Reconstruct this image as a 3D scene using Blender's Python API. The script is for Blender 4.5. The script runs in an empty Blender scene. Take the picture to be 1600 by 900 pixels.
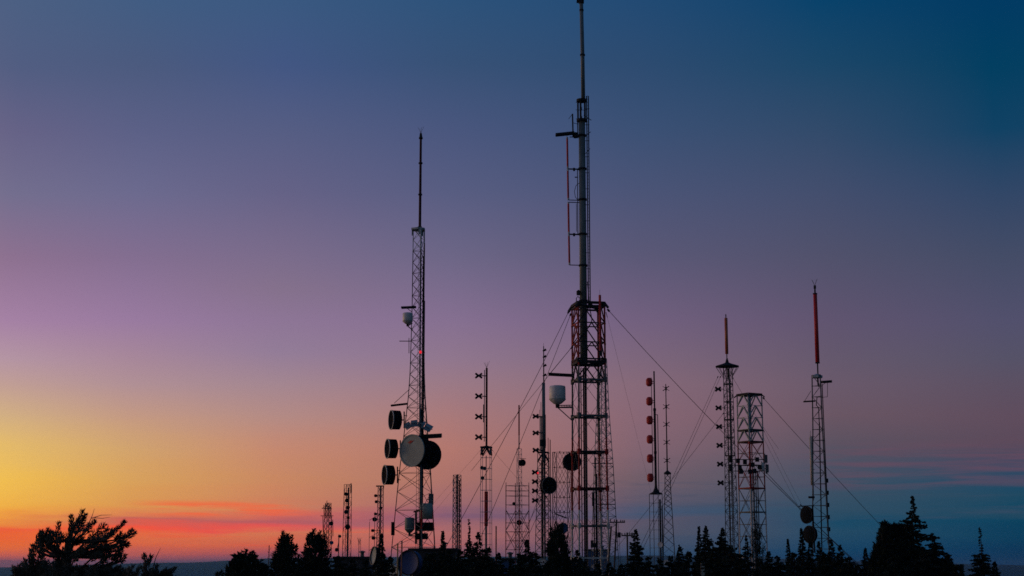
import bpy, math, random
import numpy as np
from mathutils import Vector, Matrix, noise

R = math.radians
scene = bpy.context.scene
col = scene.collection

# ------------------------------------------------------------------ camera
F = 2400.0                      # focal length in pixels of a 1600-wide frame
PITCH = R(10.2)
EYE = 1.7
SP, CP = math.sin(PITCH), math.cos(PITCH)

cam_data = bpy.data.cameras.new("camera")
cam_data.sensor_width = 36.0
cam_data.lens = 36.0 * F / 1600.0
cam_data.clip_start = 0.5
cam_data.clip_end = 120000.0
cam = bpy.data.objects.new("camera", cam_data)
cam.location = (0, 0, EYE)
cam.rotation_euler = (math.pi / 2 + PITCH, 0, 0)
col.objects.link(cam)
scene.camera = cam


def ray(px, py):
    cx, cy = (px - 800.0) / F, (450.0 - py) / F
    return cx, CP - cy * SP, SP + cy * CP


def zof(py, D):
    c = ray(800, py)
    return EYE + D * c[2] / c[1]


def xof(px, py, D):
    c = ray(px, py)
    return c[0] * D / c[1]


def yof(z, D):
    e = math.atan2(z - EYE, D)
    return 450.0 - F * math.tan(e - PITCH)


def ground(x, y):
    r = math.hypot(x, y)
    return max(-700.0, -((r / 60.0) ** 1.3) * 1.0)


# ------------------------------------------------------------------ materials
MATS = {}


def s2l(c):
    return tuple((v / 255.0 / 12.92) if v / 255.0 <= 0.04045 else ((v / 255.0 + 0.055) / 1.055) ** 2.4 for v in c)


def mat(name, base, rough=0.6, metal=0.0, var=0.25, scale=3.0, second=None, spec=.5):
    m = bpy.data.materials.new(name)
    m.use_nodes = True
    nt = m.node_tree
    b = nt.nodes["Principled BSDF"]
    tc = nt.nodes.new("ShaderNodeTexCoord")
    n = nt.nodes.new("ShaderNodeTexNoise")
    n.inputs["Scale"].default_value = scale
    n.inputs["Detail"].default_value = 6
    n.inputs["Roughness"].default_value = 0.65
    nt.links.new(tc.outputs["Object"], n.inputs["Vector"])
    r = nt.nodes.new("ShaderNodeValToRGB")
    r.color_ramp.elements[0].position = 0.35
    r.color_ramp.elements[1].position = 0.68
    lo = second if second else tuple(max(0, c * (1 - var)) for c in base)
    hi = tuple(min(1, c * (1 + var * .6)) for c in base)
    r.color_ramp.elements[0].color = (*lo, 1)
    r.color_ramp.elements[1].color = (*hi, 1)
    nt.links.new(n.outputs["Fac"], r.inputs["Fac"])
    nt.links.new(r.outputs["Color"], b.inputs["Base Color"])
    mr = nt.nodes.new("ShaderNodeMapRange")
    mr.inputs["To Min"].default_value = max(0.05, rough - .12)
    mr.inputs["To Max"].default_value = min(1, rough + .15)
    nt.links.new(n.outputs["Fac"], mr.inputs["Value"])
    nt.links.new(mr.outputs["Result"], b.inputs["Roughness"])
    b.inputs["Metallic"].default_value = metal
    b.inputs["Specular IOR Level"].default_value = spec
    MATS[name] = m
    return m


mat("galvanised_steel", (.11, .13, .135), .6, .2, .4, 2.5, spec=.35)
mat("pale_steel", (.36, .43, .43), .55, .1, .35, 2.0)
mat("dark_steel", (.018, .02, .022), .7, 0, .4, 3.0, spec=.2)
mat("red_steel", (.40, .016, .014), .6, 0, .35, 2.0, second=(.2, .013, .011), spec=.25)
mat("red_fibreglass", (.60, .026, .024), .5, 0, .25, 1.5, spec=.3)
mat("orange_fibreglass", (.55, .12, .03), .45, 0, .25, 1.5)
mat("maroon_paint", (.07, .012, .011), .6, 0, .4, 2.0, spec=.2)
mat("white_steel", (.62, .62, .58), .5, 0, .2, 2.0, second=(.4, .39, .36))
mat("white_fibreglass", (.78, .78, .74), .42, 0, .12, 1.2, second=(.6, .6, .56))
mat("grey_fibreglass", (.36, .42, .36), .6, 0, .22, .9)
mat("pole_paint", (.13, .17, .165), .5, 0, .3, 1.2)
mat("dish_cover", (.016, .018, .017), .9, 0, .3, 1.0, spec=.03)
mat("black_rubber", (.010, .010, .011), .7, 0, .3, 4.0, spec=.2)
mat("black_shroud", (.007, .007, .009), .9, 0, .3, 1.5, spec=.05)
mat("blue_dish_paint", (.02, .062, .19), .6, 0, .25, 1.0)
mat("rust_paint", (.28, .10, .045), .7, 0, .4, 2.0)
mat("yellow_paint", (.48, .26, .06), .6, 0, .35, 2.0)
mat("tan_fibreglass", (.72, .60, .46), .45, 0, .15, 1.0)
mat("weathered_wood", (.07, .055, .042), .85, 0, .4, 5.0)
mat("bark", (.05, .04, .032), .9, 0, .45, 6.0)
mat("dead_wood", (.11, .1, .09), .9, 0, .3, 6.0)
mat("fir_needles", (.020, .031, .021), .9, 0, .45, 1.3, spec=.15)
mat("pine_needles", (.095, .10, .078), .9, 0, .45, 2.2, spec=.15)
mat("dark_cladding", (.03, .032, .036), .7, 0, .3, 1.0)
mat("roof_felt", (.022, .022, .024), .85, 0, .35, 1.5)
mat("blue_cladding", (.05, .11, .24), .55, 0, .2, 1.2)


def lamp_mat(name, c, strength):
    m = bpy.data.materials.new(name)
    m.use_nodes = True
    b = m.node_tree.nodes["Principled BSDF"]
    b.inputs["Base Color"].default_value = (*c, 1)
    b.inputs["Emission Color"].default_value = (*c, 1)
    b.inputs["Emission Strength"].default_value = strength
    MATS[name] = m


lamp_mat("red_lamp", (.85, .02, .035), .9)


# ------------------------------------------------------------------ mesh builder
class MB:
    def __init__(self):
        self.v, self.f, self.m, self.keys = [], [], [], []

    def mi(self, k):
        if k not in self.keys:
            self.keys.append(k)
        return self.keys.index(k)

    def tube(self, pts, rad, k, n=6, caps=True):
        pts = [Vector(p) for p in pts]
        if not isinstance(rad, (list, tuple)):
            rad = [rad] * len(pts)
        mi, rings = self.mi(k), []
        d0 = (pts[1] - pts[0])
        if d0.length < 1e-6:
            return
        d0.normalize()
        ref = Vector((0, 0, 1)) if abs(d0.z) < .9 else Vector((0, 1, 0))
        u = d0.cross(ref).normalized()
        for i, p in enumerate(pts):
            if i == 0:
                d = pts[1] - pts[0]
            elif i == len(pts) - 1:
                d = pts[-1] - pts[-2]
            else:
                d = pts[i + 1] - pts[i - 1]
            d.normalize()
            u = (u - d * u.dot(d)).normalized()
            w = d.cross(u)
            b = len(self.v)
            for j in range(n):
                a = 2 * math.pi * j / n + math.pi / n
                self.v.append(p + (u * math.cos(a) + w * math.sin(a)) * rad[i])
            rings.append(b)
        for a, b in zip(rings, rings[1:]):
            for j in range(n):
                self.f.append((a + j, a + (j + 1) % n, b + (j + 1) % n, b + j))
                self.m.append(mi)
        if caps:
            self.f.append(tuple(rings[0] + j for j in reversed(range(n))))
            self.f.append(tuple(rings[-1] + j for j in range(n)))
            self.m += [mi, mi]

    def bar(self, a, b, r, k, n=4):
        self.tube([a, b], r, k, n)

    def box(self, c, size, k, rot=None):
        c = Vector(c)
        b, mi = len(self.v), self.mi(k)
        for sx in (-.5, .5):
            for sy in (-.5, .5):
                for sz in (-.5, .5):
                    p = Vector((sx * size[0], sy * size[1], sz * size[2]))
                    if rot:
                        p = rot @ p
                    self.v.append(c + p)
        for q in ((0, 1, 3, 2), (4, 6, 7, 5), (0, 4, 5, 1), (2, 3, 7, 6), (0, 2, 6, 4), (1, 5, 7, 3)):
            self.f.append(tuple(b + i for i in q))
            self.m.append(mi)

    def lathe(self, o, axis, prof, k, n=24):
        """prof: (t along axis, radius)"""
        o, axis = Vector(o), Vector(axis).normalized()
        ref = Vector((0, 0, 1)) if abs(axis.z) < .9 else Vector((1, 0, 0))
        u = axis.cross(ref).normalized()
        w = axis.cross(u)
        mi, rings = self.mi(k), []
        for t, r in prof:
            b = len(self.v)
            for j in range(n):
                a = 2 * math.pi * j / n
                self.v.append(o + axis * t + (u * math.cos(a) + w * math.sin(a)) * max(r, 1e-4))
            rings.append(b)
        for a, b in zip(rings, rings[1:]):
            for j in range(n):
                self.f.append((a + j, a + (j + 1) % n, b + (j + 1) % n, b + j))
                self.m.append(mi)

    def build(self, name, parent=None, smooth=False, loc=None):
        me = bpy.data.meshes.new(name)
        me.from_pydata([tuple(p) for p in self.v], [], self.f)
        for k in self.keys:
            me.materials.append(MATS[k])
        me.polygons.foreach_set("material_index", self.m)
        if smooth:
            me.shade_smooth() if hasattr(me, "shade_smooth") else None
        me.update()
        o = bpy.data.objects.new(name, me)
        col.objects.link(o)
        if parent is not None:
            o.parent = parent
        if loc is not None:
            o.location = loc
        return o


def tag(o, label=None, cat=None, group=None, kind=None):
    if label: o["label"] = label
    if cat: o["category"] = cat
    if group: o["group"] = group
    if kind: o["kind"] = kind
    return o


def copy_part(o, parent, loc):
    c = o.copy()
    col.objects.link(c)
    c.parent = parent
    c.location = loc
    for ch in list(o.children):
        d = ch.copy()
        col.objects.link(d)
        d.parent = c
    return c


# ------------------------------------------------------------------ tower helper
class Tower:
    def __init__(self, name, label, cat, px, py, D, group=None):
        self.D = D
        self.X = xof(px, py, D)
        self.z0 = ground(self.X, D)
        self.s = D / F
        self.root = bpy.data.objects.new(name, None)
        self.root.empty_display_size = .5
        self.root.location = (self.X, D, self.z0)
        col.objects.link(self.root)
        tag(self.root, label, cat, group)
        self.yg = yof(self.z0, D)

    def z(self, py):
        return zof(py, self.D) - self.z0

    def P(self, px, py, dy=0.0):
        D = self.D + dy
        return Vector((xof(px, py, D) - self.X, dy, zof(py, D) - self.z0))

    def X_(self, px, py, dy=0.0):
        return xof(px, py, self.D + dy) - self.X

    def vert(self, M, px, yref, y1, y2, r_px, k, dy=0.0, n=6, r2=None):
        x = self.X_(px, yref, dy)
        a = Vector((x, dy, zof(y1, self.D + dy) - self.z0))
        b = Vector((x, dy, zof(y2, self.D + dy) - self.z0))
        M.tube([a, b], [r_px * self.s, (r2 if r2 else r_px) * self.s], k, n)

    def part(self, M, name, smooth=False, parent=None):
        return M.build(name, parent or self.root, smooth)

    def rad(self, table, y):
        t = [(self.yg if a == "g" else a, r) for a, r in table]
        if y <= t[0][0]: return t[0][1]
        for (y1, r1), (y2, r2) in zip(t, t[1:]):
            if y <= y2:
                return r1 + (r2 - r1) * (y - y1) / (y2 - y1)
        return t[-1][1]

    def lattice(self, table, angs, panel, leg_w=2.0, br_w=.8, hz_w=.9, leg_mat="galvanised_steel",
                br_mat="galvanised_steel", style="X", cx=0.0, cy=0.0, leg_n=6, hz_every=1, leg_name="leg",
                xfrom=0, ybot=None):
        """legs as parts, bracing as one part. panel: number or f(y) giving panel height in px"""
        lm = leg_mat if callable(leg_mat) else (lambda y: leg_mat)
        bm = br_mat if callable(br_mat) else (lambda y: br_mat)
        top = table[0][0]
        ys, y = [top], top
        end = ybot if ybot else self.yg
        while y < end - 1:
            y += panel(y) if callable(panel) else panel
            ys.append(min(y, end))
        s = self.s

        def leg(i, y):
            r = self.rad(table, y) * s
            a = R(angs[i])
            return Vector((cx * s + r * math.cos(a), cy * s + r * math.sin(a), self.z(y)))

        legs = []
        for i in range(len(angs)):
            M = MB()
            # legs are cut at colour changes
            for a, b in zip(ys, ys[1:]):
                lw = leg_w[i] if isinstance(leg_w, list) else leg_w
                M.tube([leg(i, a), leg(i, b)], lw * s / 2, lm((a + b) / 2), leg_n, caps=False)
                M.bar(leg(i, b) - Vector((0, 0, .35 * s * lw)), leg(i, b) + Vector((0, 0, .35 * s * lw)), lw * s * .66, lm((a + b) / 2), 6)
            legs.append(self.part(M, leg_name))
        M = MB()
        N = len(angs)
        for q, (a, b) in enumerate(zip(ys, ys[1:])):
            k = bm((a + b) / 2)
            for i in range(N):
                j = (i + 1) % N
                A1, A2, B1, B2 = leg(i, a), leg(j, a), leg(i, b), leg(j, b)
                if a < xfrom: continue
                if "X" in style:
                    M.bar(A1, B2, br_w * s / 2, k)
                    M.bar(A2, B1, br_w * s / 2, k)
                if "Z" in style:
                    if (q + i) % 2: M.bar(A1, B2, br_w * s / 2, k)
                    else: M.bar(A2, B1, br_w * s / 2, k)
                if "V" in style:
                    mid = (A1 + A2) / 2
                    M.bar(mid, B1, br_w * s / 2, k)
                    M.bar(mid, B2, br_w * s / 2, k)
                if "A" in style:
                    mid = (B1 + B2) / 2
                    M.bar(A1, mid, br_w * s / 2, k)
                    M.bar(A2, mid, br_w * s / 2, k)
                if hz_w and q % hz_every == 0:
                    M.bar(A1, A2, hz_w * s / 2, k)
            if not style:
                self.part(M, "crossbar")
                M = MB()
        if M.v: self.part(M, "bracing")
        self.leg_at = leg
        return legs

    # --- fittings
    def drum(self, px, py, dia_px, len_px, axis, dy=0.0, face="black_shroud", body="black_shroud", rim="pale_steel",
             name="drum_dish", label=None, recess=.12, mount_to=None, back=True, dome=0):
        s = self.s
        r, L = dia_px * s / 2, len_px * s
        ax = Vector(axis).normalized()
        o = self.P(px, py, dy)
        M = MB()
        prof = [(0, r), (-L * .5, r), (-L, r * .99)]
        if back:
            prof += [(-L * 1.12, r * .72), (-L * 1.22, r * .3), (-L * 1.24, 0)]
        M.lathe(o, ax, prof, body, 28)
        if mount_to is not None:
            M.bar(o - ax * L * 1.2, mount_to, .05, "dark_steel", 6)
        d = self.part(M, name, True)
        if label: d["label"] = label
        M = MB()
        M.lathe(o, ax, [(-r * .05, r * 1.005), (-r * .05, r * 1.05), (r * .03, r * 1.05), (r * .03, r * .97), (-r * .03, r * .97)], rim, 28)
        self.part(M, "rim", False, d)
        M = MB()
        if dome:
            M.lathe(o, ax, [(dome * r * (1 - q * q), r * .99 * q) for q in (1, .9, .75, .6, .4, .2, 0)], face, 28)
        else: M.lathe(o, ax, [(-recess * r * .4, r * .965), (-recess * r * .7, r * .6), (-recess * r * .85, r * .3), (-recess * r * .9, 0)], face, 28)
        self.part(M, "radome_face", True, d)
        return d

    def dish(self, px, py, dia_px, axis, dy=0.0, mat_="grey_fibreglass", name="dish", mount_to=None, label=None, depth=.28):
        """open parabolic dish, axis points out of the bowl"""
        s = self.s
        r = dia_px * s / 2
        ax = Vector(axis).normalized()
        o = self.P(px, py, dy)
        M = MB()
        pr = [(-depth * r * 2 * (1 - q * q), r * q) for q in (0, .25, .5, .75, 1)]
        M.lathe(o, ax, pr, mat_, 26)
        M.lathe(o - ax * .03, ax, [(a, b) for a, b in reversed(pr)], mat_, 26)
        M.lathe(o, ax, [(-.04, r), (-.04, r * 1.04), (.02, r * 1.04), (.02, r)], mat_, 26)
        if mount_to is not None:
            M.bar(o - ax * depth * r * 2, mount_to, .05, "dark_steel", 6)
        d = self.part(M, name, True)
        if label: d["label"] = label
        M = MB()
        f = o + ax * r * .5
        M.bar(o - ax * depth * r * 1.9, f, r * .05, "dark_steel", 6)
        M.lathe(f, ax, [(-.1 * r, 0), (-.1 * r, .1 * r), (.06 * r, .1 * r), (.06 * r, 0)], "dark_steel", 10)
        for a in (0, 2.1, 4.2):
            u = ax.cross(Vector((0, 0, 1))).normalized()
            w = ax.cross(u)
            M.bar(o + (u * math.cos(a) + w * math.sin(a)) * r, f, r * .02, "dark_steel", 4)
        self.part(M, "feed", False, d)
        return d

    def shield(self, xa, ya, xb, yb, th_px, depth_m, k="dark_steel", dy=0.0, name="ice_shield", strut=None):
        a, b = self.P(xa, ya, dy), self.P(xb, yb, dy)
        M = MB()
        d = b - a
        ang = math.atan2(d.z, d.x)
        rot = Matrix.Rotation(-ang, 3, "Y")
        tilt = rot @ Matrix.Rotation(R(6), 3, "X")
        M.box((a + b) / 2, (d.length, depth_m, th_px * self.s * .35), k, tilt)
        for t in (-.46, .46):
            M.box((a + b) / 2 + tilt @ Vector((0, depth_m * t, -th_px * self.s * .2)), (d.length * .99, .06, th_px * self.s * .8), k, tilt)
        for t in (.1, .3, .5, .7, .9):
            M.box(a + d * t - Vector((0, 0, th_px * self.s * .3)), (.05, depth_m * .9, th_px * self.s * .4), k, tilt)
        if strut:
            for p, q in strut:
                M.bar(p, q, .03, k)
        return self.part(M, name)

    def radome(self, px, yt, yb, w_px, dy=0.0, k="white_fibreglass", name="radome", arm=None):
        s = self.s
        zt, zb = self.z(yt), self.z(yb)
        o = Vector((self.X_(px, (yt + yb) / 2, dy), dy, zb))
        h, r = zt - zb, w_px * s / 2
        M = MB()
        M.lathe(o, (0, 0, 1), [(0, r * .25), (h * .04, r * .5), (h * .2, r * .93), (h * .26, r), (h * .55, r), (h * .9, r * .995), (h * .97, r * .93), (h, r * .6), (h, 0)], k, 32)
        d = self.part(M, name, True)
        M = MB()
        M.lathe(o, (0, 0, 1), [(-h * .18, 0), (-h * .18, r * .22), (0, r * .26), (0, 0)], "dark_steel", 12)
        M.lathe(o, (0, 0, 1), [(h * .255, r * 1.0), (h * .25, r * 1.03), (h * .29, r * 1.03), (h * .285, r)], "grey_fibreglass", 32)
        self.part(M, "base_ring", False, d)
        if arm:
            M = MB()
            b = o - Vector((0, 0, h * .15))
            for e in arm:
                M.bar(b, e, .05, "galvanised_steel", 6)
            self.part(M, "bracket", False, d)
        return d

    def butterflies(self, spots, w_px, h_px, mast_px, yref, k="black_rubber", dy=-.1, name="butterfly_antenna"):
        s = self.s
        proto = None
        for i, (px, py) in enumerate(spots):
            loc = self.P(px, py, dy)
            if proto is None:
                M = MB()
                w, h = w_px * s / 2, h_px * s / 2
                t = 1.05 * s
                M.tube([(-w * .25, 0, 0), (w * 2.1, 0, 0)], .5 * s, k, 6)
                for sx in (-1, 1):
                    for sz in (-1, 1):
                        M.tube([(0, 0, 0), (sx * w * .5, sz * s * .6, sz * h * .38), (sx * w * .85, sz * s * 1.5, sz * h * .78)],
                               [t * 1.3, t * 1.65, t * 1.55], k, 8)
                M.lathe((0, 0, 0), (1, 0, 0), [(-w * .3, 0), (-w * .3, t * .9), (w * .3, t * .9), (w * .3, 0)], k, 8)
                proto = M.build(name, self.root, True, loc)
            else:
                copy_part(proto, self.root, loc)

    def guy(self, pts, r=.022, sag=0.0, k="dark_steel"):
        """pts: two local points"""
        a, b = pts
        P = []
        for i in range(9):
            t = i / 8
            p = a.lerp(b, t)
            p = p - Vector((0, 0, sag * 4 * t * (1 - t)))
            P.append(p)
        M = MB()
        M.tube(P, r, k, 4)
        M.tube([P[0], P[0].lerp(P[1], .06)], r * 3, k, 6)
        return self.part(M, "guy_wire")

    def to_ground(self, px1, py1, dy1, px2, py2, dy2, frac_to_ground=True):
        """local points of a wire seen passing through two picture points, run on to the ground"""
        a, b = self.P(px1, py1, dy1), self.P(px2, py2, dy2)
        d = b - a
        t = 1.0
        for _ in range(400):
            p = a + d * t
            if p.z + self.z0 <= ground(p.x + self.X, p.y + self.D): break
            t += .01
        return a, a + d * t

    def beacon(self, px, py, r_px, dy=0.0):
        s = self.s
        o = self.P(px, py, dy)
        M = MB()
        r = r_px * s
        M.lathe(o, (0, 0, 1), [(-r * 1.1, 0), (-r * 1.1, r * .8), (-r * .7, r), (r * .5, r), (r, r * .6), (r * 1.15, 0)], "red_lamp", 14)
        self.part(M, "obstruction_light", True)

    def spikes(self, px, y, yref, n, h_px, spread_px, k="galvanised_steel", name="lightning_rod"):
        M = MB()
        o = Vector((self.X_(px, yref), 0, self.z(y)))
        s = self.s
        for i in range(n):
            a = 2 * math.pi * i / n + .4
            M.bar(o, o + Vector((math.cos(a) * spread_px * s, math.sin(a) * spread_px * s, h_px * s * (1 if i else 1.25))), .22 * s, k)
        self.part(M, name)

# ================================================================== towers
# ---- tower with the dishes, left of the middle
t = Tower("lattice_tower", "red topped lattice tower carrying a big pale dish and three black drums", "tower", 653, 600, 130)
t.lattice([(357, 10.5), (480, 11), (580, 13), (620, 15.5), (680, 22), (740, 29), (850, 39), ("g", 47)], [46, 166, 286],
          lambda y: 17.5 if y < 620 else (22 if y < 680 else 29), [2.1, 1.5, 2.7], .78, .7,
          leg_mat=lambda y: "pale_steel" if y < 390 else ("red_steel" if 800 < y < 838 else "galvanised_steel"),
          br_mat=lambda y: "pale_steel" if y < 395 else ("maroon_paint" if y < 480 else "galvanised_steel"), hz_every=2)
M = MB()
t.vert(M, 656.8, 285, 357, 215, 2.3, "maroon_paint", n=10, r2=1.9)
for y in (355, 304, 255, 216):
    t.vert(M, 656.8, 285, y + 1, y - 1, 3.4, "dark_steel", n=10)
t.vert(M, 656.8, 285, 216, 208, 2.9, "dark_steel", n=10, r2=1.6)
t.part(M, "mast")
t.spikes(656.8, 208, 285, 4, 9, 5)
M = MB()
c = t.P(653.5, 358.5)
M.lathe(c - Vector((0, 0, .08)), (0, 0, 1), [(0, 0), (0, .66), (.16, .66), (.16, 0)], "pale_steel", 6)
for a in (46, 166, 286):
    M.box(c + Vector((.5 * math.cos(R(a)), .5 * math.sin(R(a)), -.25)), (.16, .16, .5), "pale_steel")
t.part(M, "top_plate")
M = MB()
for dx, y1 in ((659.5, 400), (661.2, 380), (662.2, 470)):
    t.vert(M, dx, 600, y1, t.yg, .9, "black_rubber", .1, 5)
for dx in (658.2, 660.5):
    t.vert(M, dx, 600, 640, t.yg, 1.1, "black_rubber", -.35, 5)
t.part(M, "waveguide_run")
M = MB()
for dx in (652.4, 655.6):
    t.vert(M, dx, 600, 400, t.yg, .35, "galvanised_steel", .3, 4)
y = 402
while y < t.yg:
    M.bar(t.P(652.4 + (600 - y) * .01, y, .3), t.P(655.6 + (600 - y) * .01, y, .3), .012, "galvanised_steel")
    y += 6
t.part(M, "ladder")
t.shield(627, 480, 650, 479, 4, .9, strut=[(t.P(634, 480, -.3), t.P(643, 487, 0))])
t.radome(637, 490, 508, 16, -.5, arm=[t.P(644, 505), t.P(645, 516)])
M = MB()
M.bar(t.P(624, 533), t.P(642, 533), .035, "dark_steel", 6)
M.bar(t.P(639, 528), t.P(639, 552), .03, "dark_steel", 6)
t.part(M, "side_arm")
t.beacon(657, 550, 2.0, -.9)
t.shield(611, 633, 637, 630, 4, 1.1, strut=[(t.P(616, 630, -.4), t.P(640, 608, 0)), (t.P(616, 630, .4), t.P(640, 608, .5))])
M = MB()
for i in range(5):
    for (xa, ya, xb, yb) in ((631, 668, 641, 661), (641, 661, 653, 660), (653, 660, 664, 664), (664, 664, 675, 671)):
        o = (i - 2) * .32 - .6
        M.tube([t.P(xa, ya, o), t.P(xb, yb, o)], .045, "pale_steel", 4)
for (xa, ya) in ((631, 668), (636, 664), (641, 661), (647, 660), (653, 660), (659, 662), (664, 664), (670, 667.5), (675, 671)):
    M.bar(t.P(xa, ya, -1.3), t.P(xa, ya, .1), .05, "pale_steel")
for xa, ya, xb, yb in ((633, 668, 641.5, 662.5), (642, 662.3, 652.5, 661), (653.5, 661, 663, 664.5), (664, 665.5, 674, 671)):
    q = t.P((xa + xb) / 2, (ya + yb) / 2, -.6)
    d = t.P(xb, yb) - t.P(xa, ya)
    M.box(q, (d.length, 1.2, .03), "pale_steel", Matrix.Rotation(-math.atan2(d.z, d.x), 3, "Y") @ Matrix.Rotation(R(32), 3, "X"))
t.part(M, "arched_ice_guard")
t.shield(655, 681, 690, 679, 8, 1.6, dy=-.2)
for px, py in ((611, 656), (605, 701), (600.5, 742)):
    M = MB()
    xm = px + 20.5
    M.bar(t.P(xm, py - 13), t.P(xm, py + 13), .06, "dark_steel", 6)
    for q in (-7, 7):
        M.bar(t.P(xm, py + q), t.P(xm + 5, py + q + 1), .04, "dark_steel")
    t.part(M, "mount_pipe")
    t.drum(px, py, 30, 13.5, (-.94, -.34, 0), 0, rim="white_steel", mount_to=t.P(xm, py))
d = t.drum(643.5, 704, 48, 20, (-.61, -.79, 0), -1.6, face="grey_fibreglass", rim="grey_fibreglass", name="covered_dish", recess=.02,
           mount_to=t.P(657, 706, -.9), label="large pale covered dish facing forward left")
# small red flash emblem on the dish cover
ax = Vector((-.61, -.79, 0)).normalized()
u = ax.cross(Vector((0, 0, 1))).normalized()
if u.x < 0: u = -u
o = t.P(643.5, 704, -1.6) + ax * .015
s = t.s


def on_face(a, b):
    return o + u * (a * s) + Vector((0, 0, b * s))


M = MB()
flash = [(-9.5, 12.2), (-1.0, 16.4), (-2.0, 14.4), (4.4, 15.6), (-5.6, 9.8), (-3.8, 12.4)]
mi = M.mi("red_fibreglass")
b0 = len(M.v)
for a, b in flash: M.v.append(on_face(a, b))
for a, b in flash: M.v.append(on_face(a, b) - ax * .01)
n = len(flash)
M.f.append(tuple(b0 + i for i in range(n))); M.m.append(mi)
for i in range(n):
    M.f.append((b0 + i, b0 + (i + 1) % n, b0 + n + (i + 1) % n, b0 + n + i)); M.m.append(mi)
t.part(M, "emblem", False, d)
t.drum(668.5, 711, 44, 16, (.34, .94, 0), 1.9, rim="dark_steel", mount_to=t.P(662, 711, .6), label="black dish turned away to the right")
# lower fittings
t.radome(640, 809, 833, 15, -.6, "pole_paint", arm=[t.P(652, 832), t.P(650, 838)])
M = MB()
M.lathe(t.P(666, 811, -.3), (0, 0, 1), [(0, 0), (0, .52), (1.2, .52), (1.3, .4), (1.3, 0)], "grey_fibreglass", 24)
t.part(M, "white_cylinder_antenna", True)
M = MB()
M.bar(t.P(650, 798), t.P(650, 850), .1, "dark_steel", 8)
M.bar(t.P(646, 800), t.P(655, 797), .06, "dark_steel", 6)
M.box(t.P(653, 798), (.25, .2, .16), "rust_paint")
t.part(M, "antenna_post")
for c, sz, k in ((t.P(664, 823, -.2), (1.3, 1.1, .7), "black_shroud"), (t.P(659, 838, -.1), (1.0, .8, .5), "black_shroud"), (t.P(673.5, 780, 0), (.4, .3, .9), "galvanised_steel")):
    M = MB()
    M.box(c, sz, k)
    M.bar(c + Vector((0, sz[1] / 2, 0)), c + Vector((-.3, sz[1] / 2 + .35, 0)), .05, "dark_steel")
    t.part(M, "equipment_box")
M = MB()
M.box(t.P(614, 826), (.28, .3, 1.1), "black_shroud")
t.part(M, "junction_box")

# ---- tallest tower
t = Tower("broadcast_tower", "tallest tower, thick pole antenna rising from a red and black square frame", "tower", 920, 600, 150)
AN = [-33.7, -123.7, -213.7, -303.7]


def leg2(y):
    return "red_steel" if y < 560 else "galvanised_steel" if y < 690 else "red_steel" if y < 805 else "white_steel"


t.lattice([(476, 30), (600, 30), (760, 31.5), ("g", 34)], AN, lambda y: 32 if y < 570 else 56, 3.0, .7, 0, leg_mat=leg2,
          br_mat=lambda y: "galvanised_steel", style="X", leg_n=8, xfrom=570)


def cn(i, y):
    return t.leg_at(i, y)


M = MB()
for i in range(4):
    M.bar(cn(i, 476), cn((i + 1) % 4, 476), .17, "dark_steel", 4)
    M.bar(cn(i, 481), cn((i + 1) % 4, 481), .12, "dark_steel", 4)
    M.bar(cn(i, 476), cn(i, 482), .15, "dark_steel", 4)
    M.bar(cn(i, 479), cn((i + 2) % 4, 479), .09, "dark_steel")
    v = (cn(i, 476) - (cn(0, 476) + cn(2, 476)) / 2).normalized()
    M.bar(cn(i, 476), cn(i, 484) + v * .4, .14, "dark_steel")
t.part(M, "top_frame")
M = MB()
for i in range(4):
    M.bar(cn(i, 568), cn((i + 1) % 4, 568), .18, "dark_steel", 4)
    M.bar(cn(i, 563), cn((i + 1) % 4, 563), .1, "dark_steel", 4)
    M.bar(cn(i, 569), cn(i, 562), .16, "dark_steel", 4)
    M.bar(cn(i, 566), cn((i + 2) % 4, 566), .1, "dark_steel")
t.part(M, "base_frame")
M = MB()
for (ya, yb) in ((478, 507), (507, 537), (537, 566)):
    for i in range(4):
        j = (i + 1) % 4
        k = "red_steel" if i == 1 else "dark_steel"
        a1, a2, b1, b2 = cn(i, ya), cn(j, ya), cn(i, yb), cn(j, yb)
        M.bar(b1, b2, .075, k)
        M.bar((a1 + a2) / 2, b1, .07, k)
        M.bar((a1 + a2) / 2, b2, .07, k)
        if i == 1:
            M.bar(a1, b2, .07, k)
for i in range(4):
    j = (i + 1) % 4
    m = (cn(i, 570) + cn(j, 570)) / 2
    M.bar(m, cn(i, 598), .08, "dark_steel")
    M.bar(m, cn(j, 598), .08, "dark_steel")
t.part(M, "knee_bracing")
for y, k, r in ((595, "galvanised_steel", .11), (651, "galvanised_steel", .12), (707, "dark_steel", .12), (764, "maroon_paint", .13), (822, "galvanised_steel", .1), (872, "white_steel", .1)):
    M = MB()
    for i in range(4):
        j = (i + 1) % 4
        M.bar(cn(i, y), cn(j, y), r, k, 4)
        M.bar(cn(i, y) + Vector((0, 0, -.25)), cn(i, y) + Vector((0, 0, .25)), .19, leg2(y), 8)
        M.bar(cn(i, y), cn((i + 2) % 4, y), r * .5, k)
        m = (cn(i, y) + cn(j, y)) / 2
        M.box(m, (.3, .3, .18), k)
    t.part(M, "ring_girder")
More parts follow.
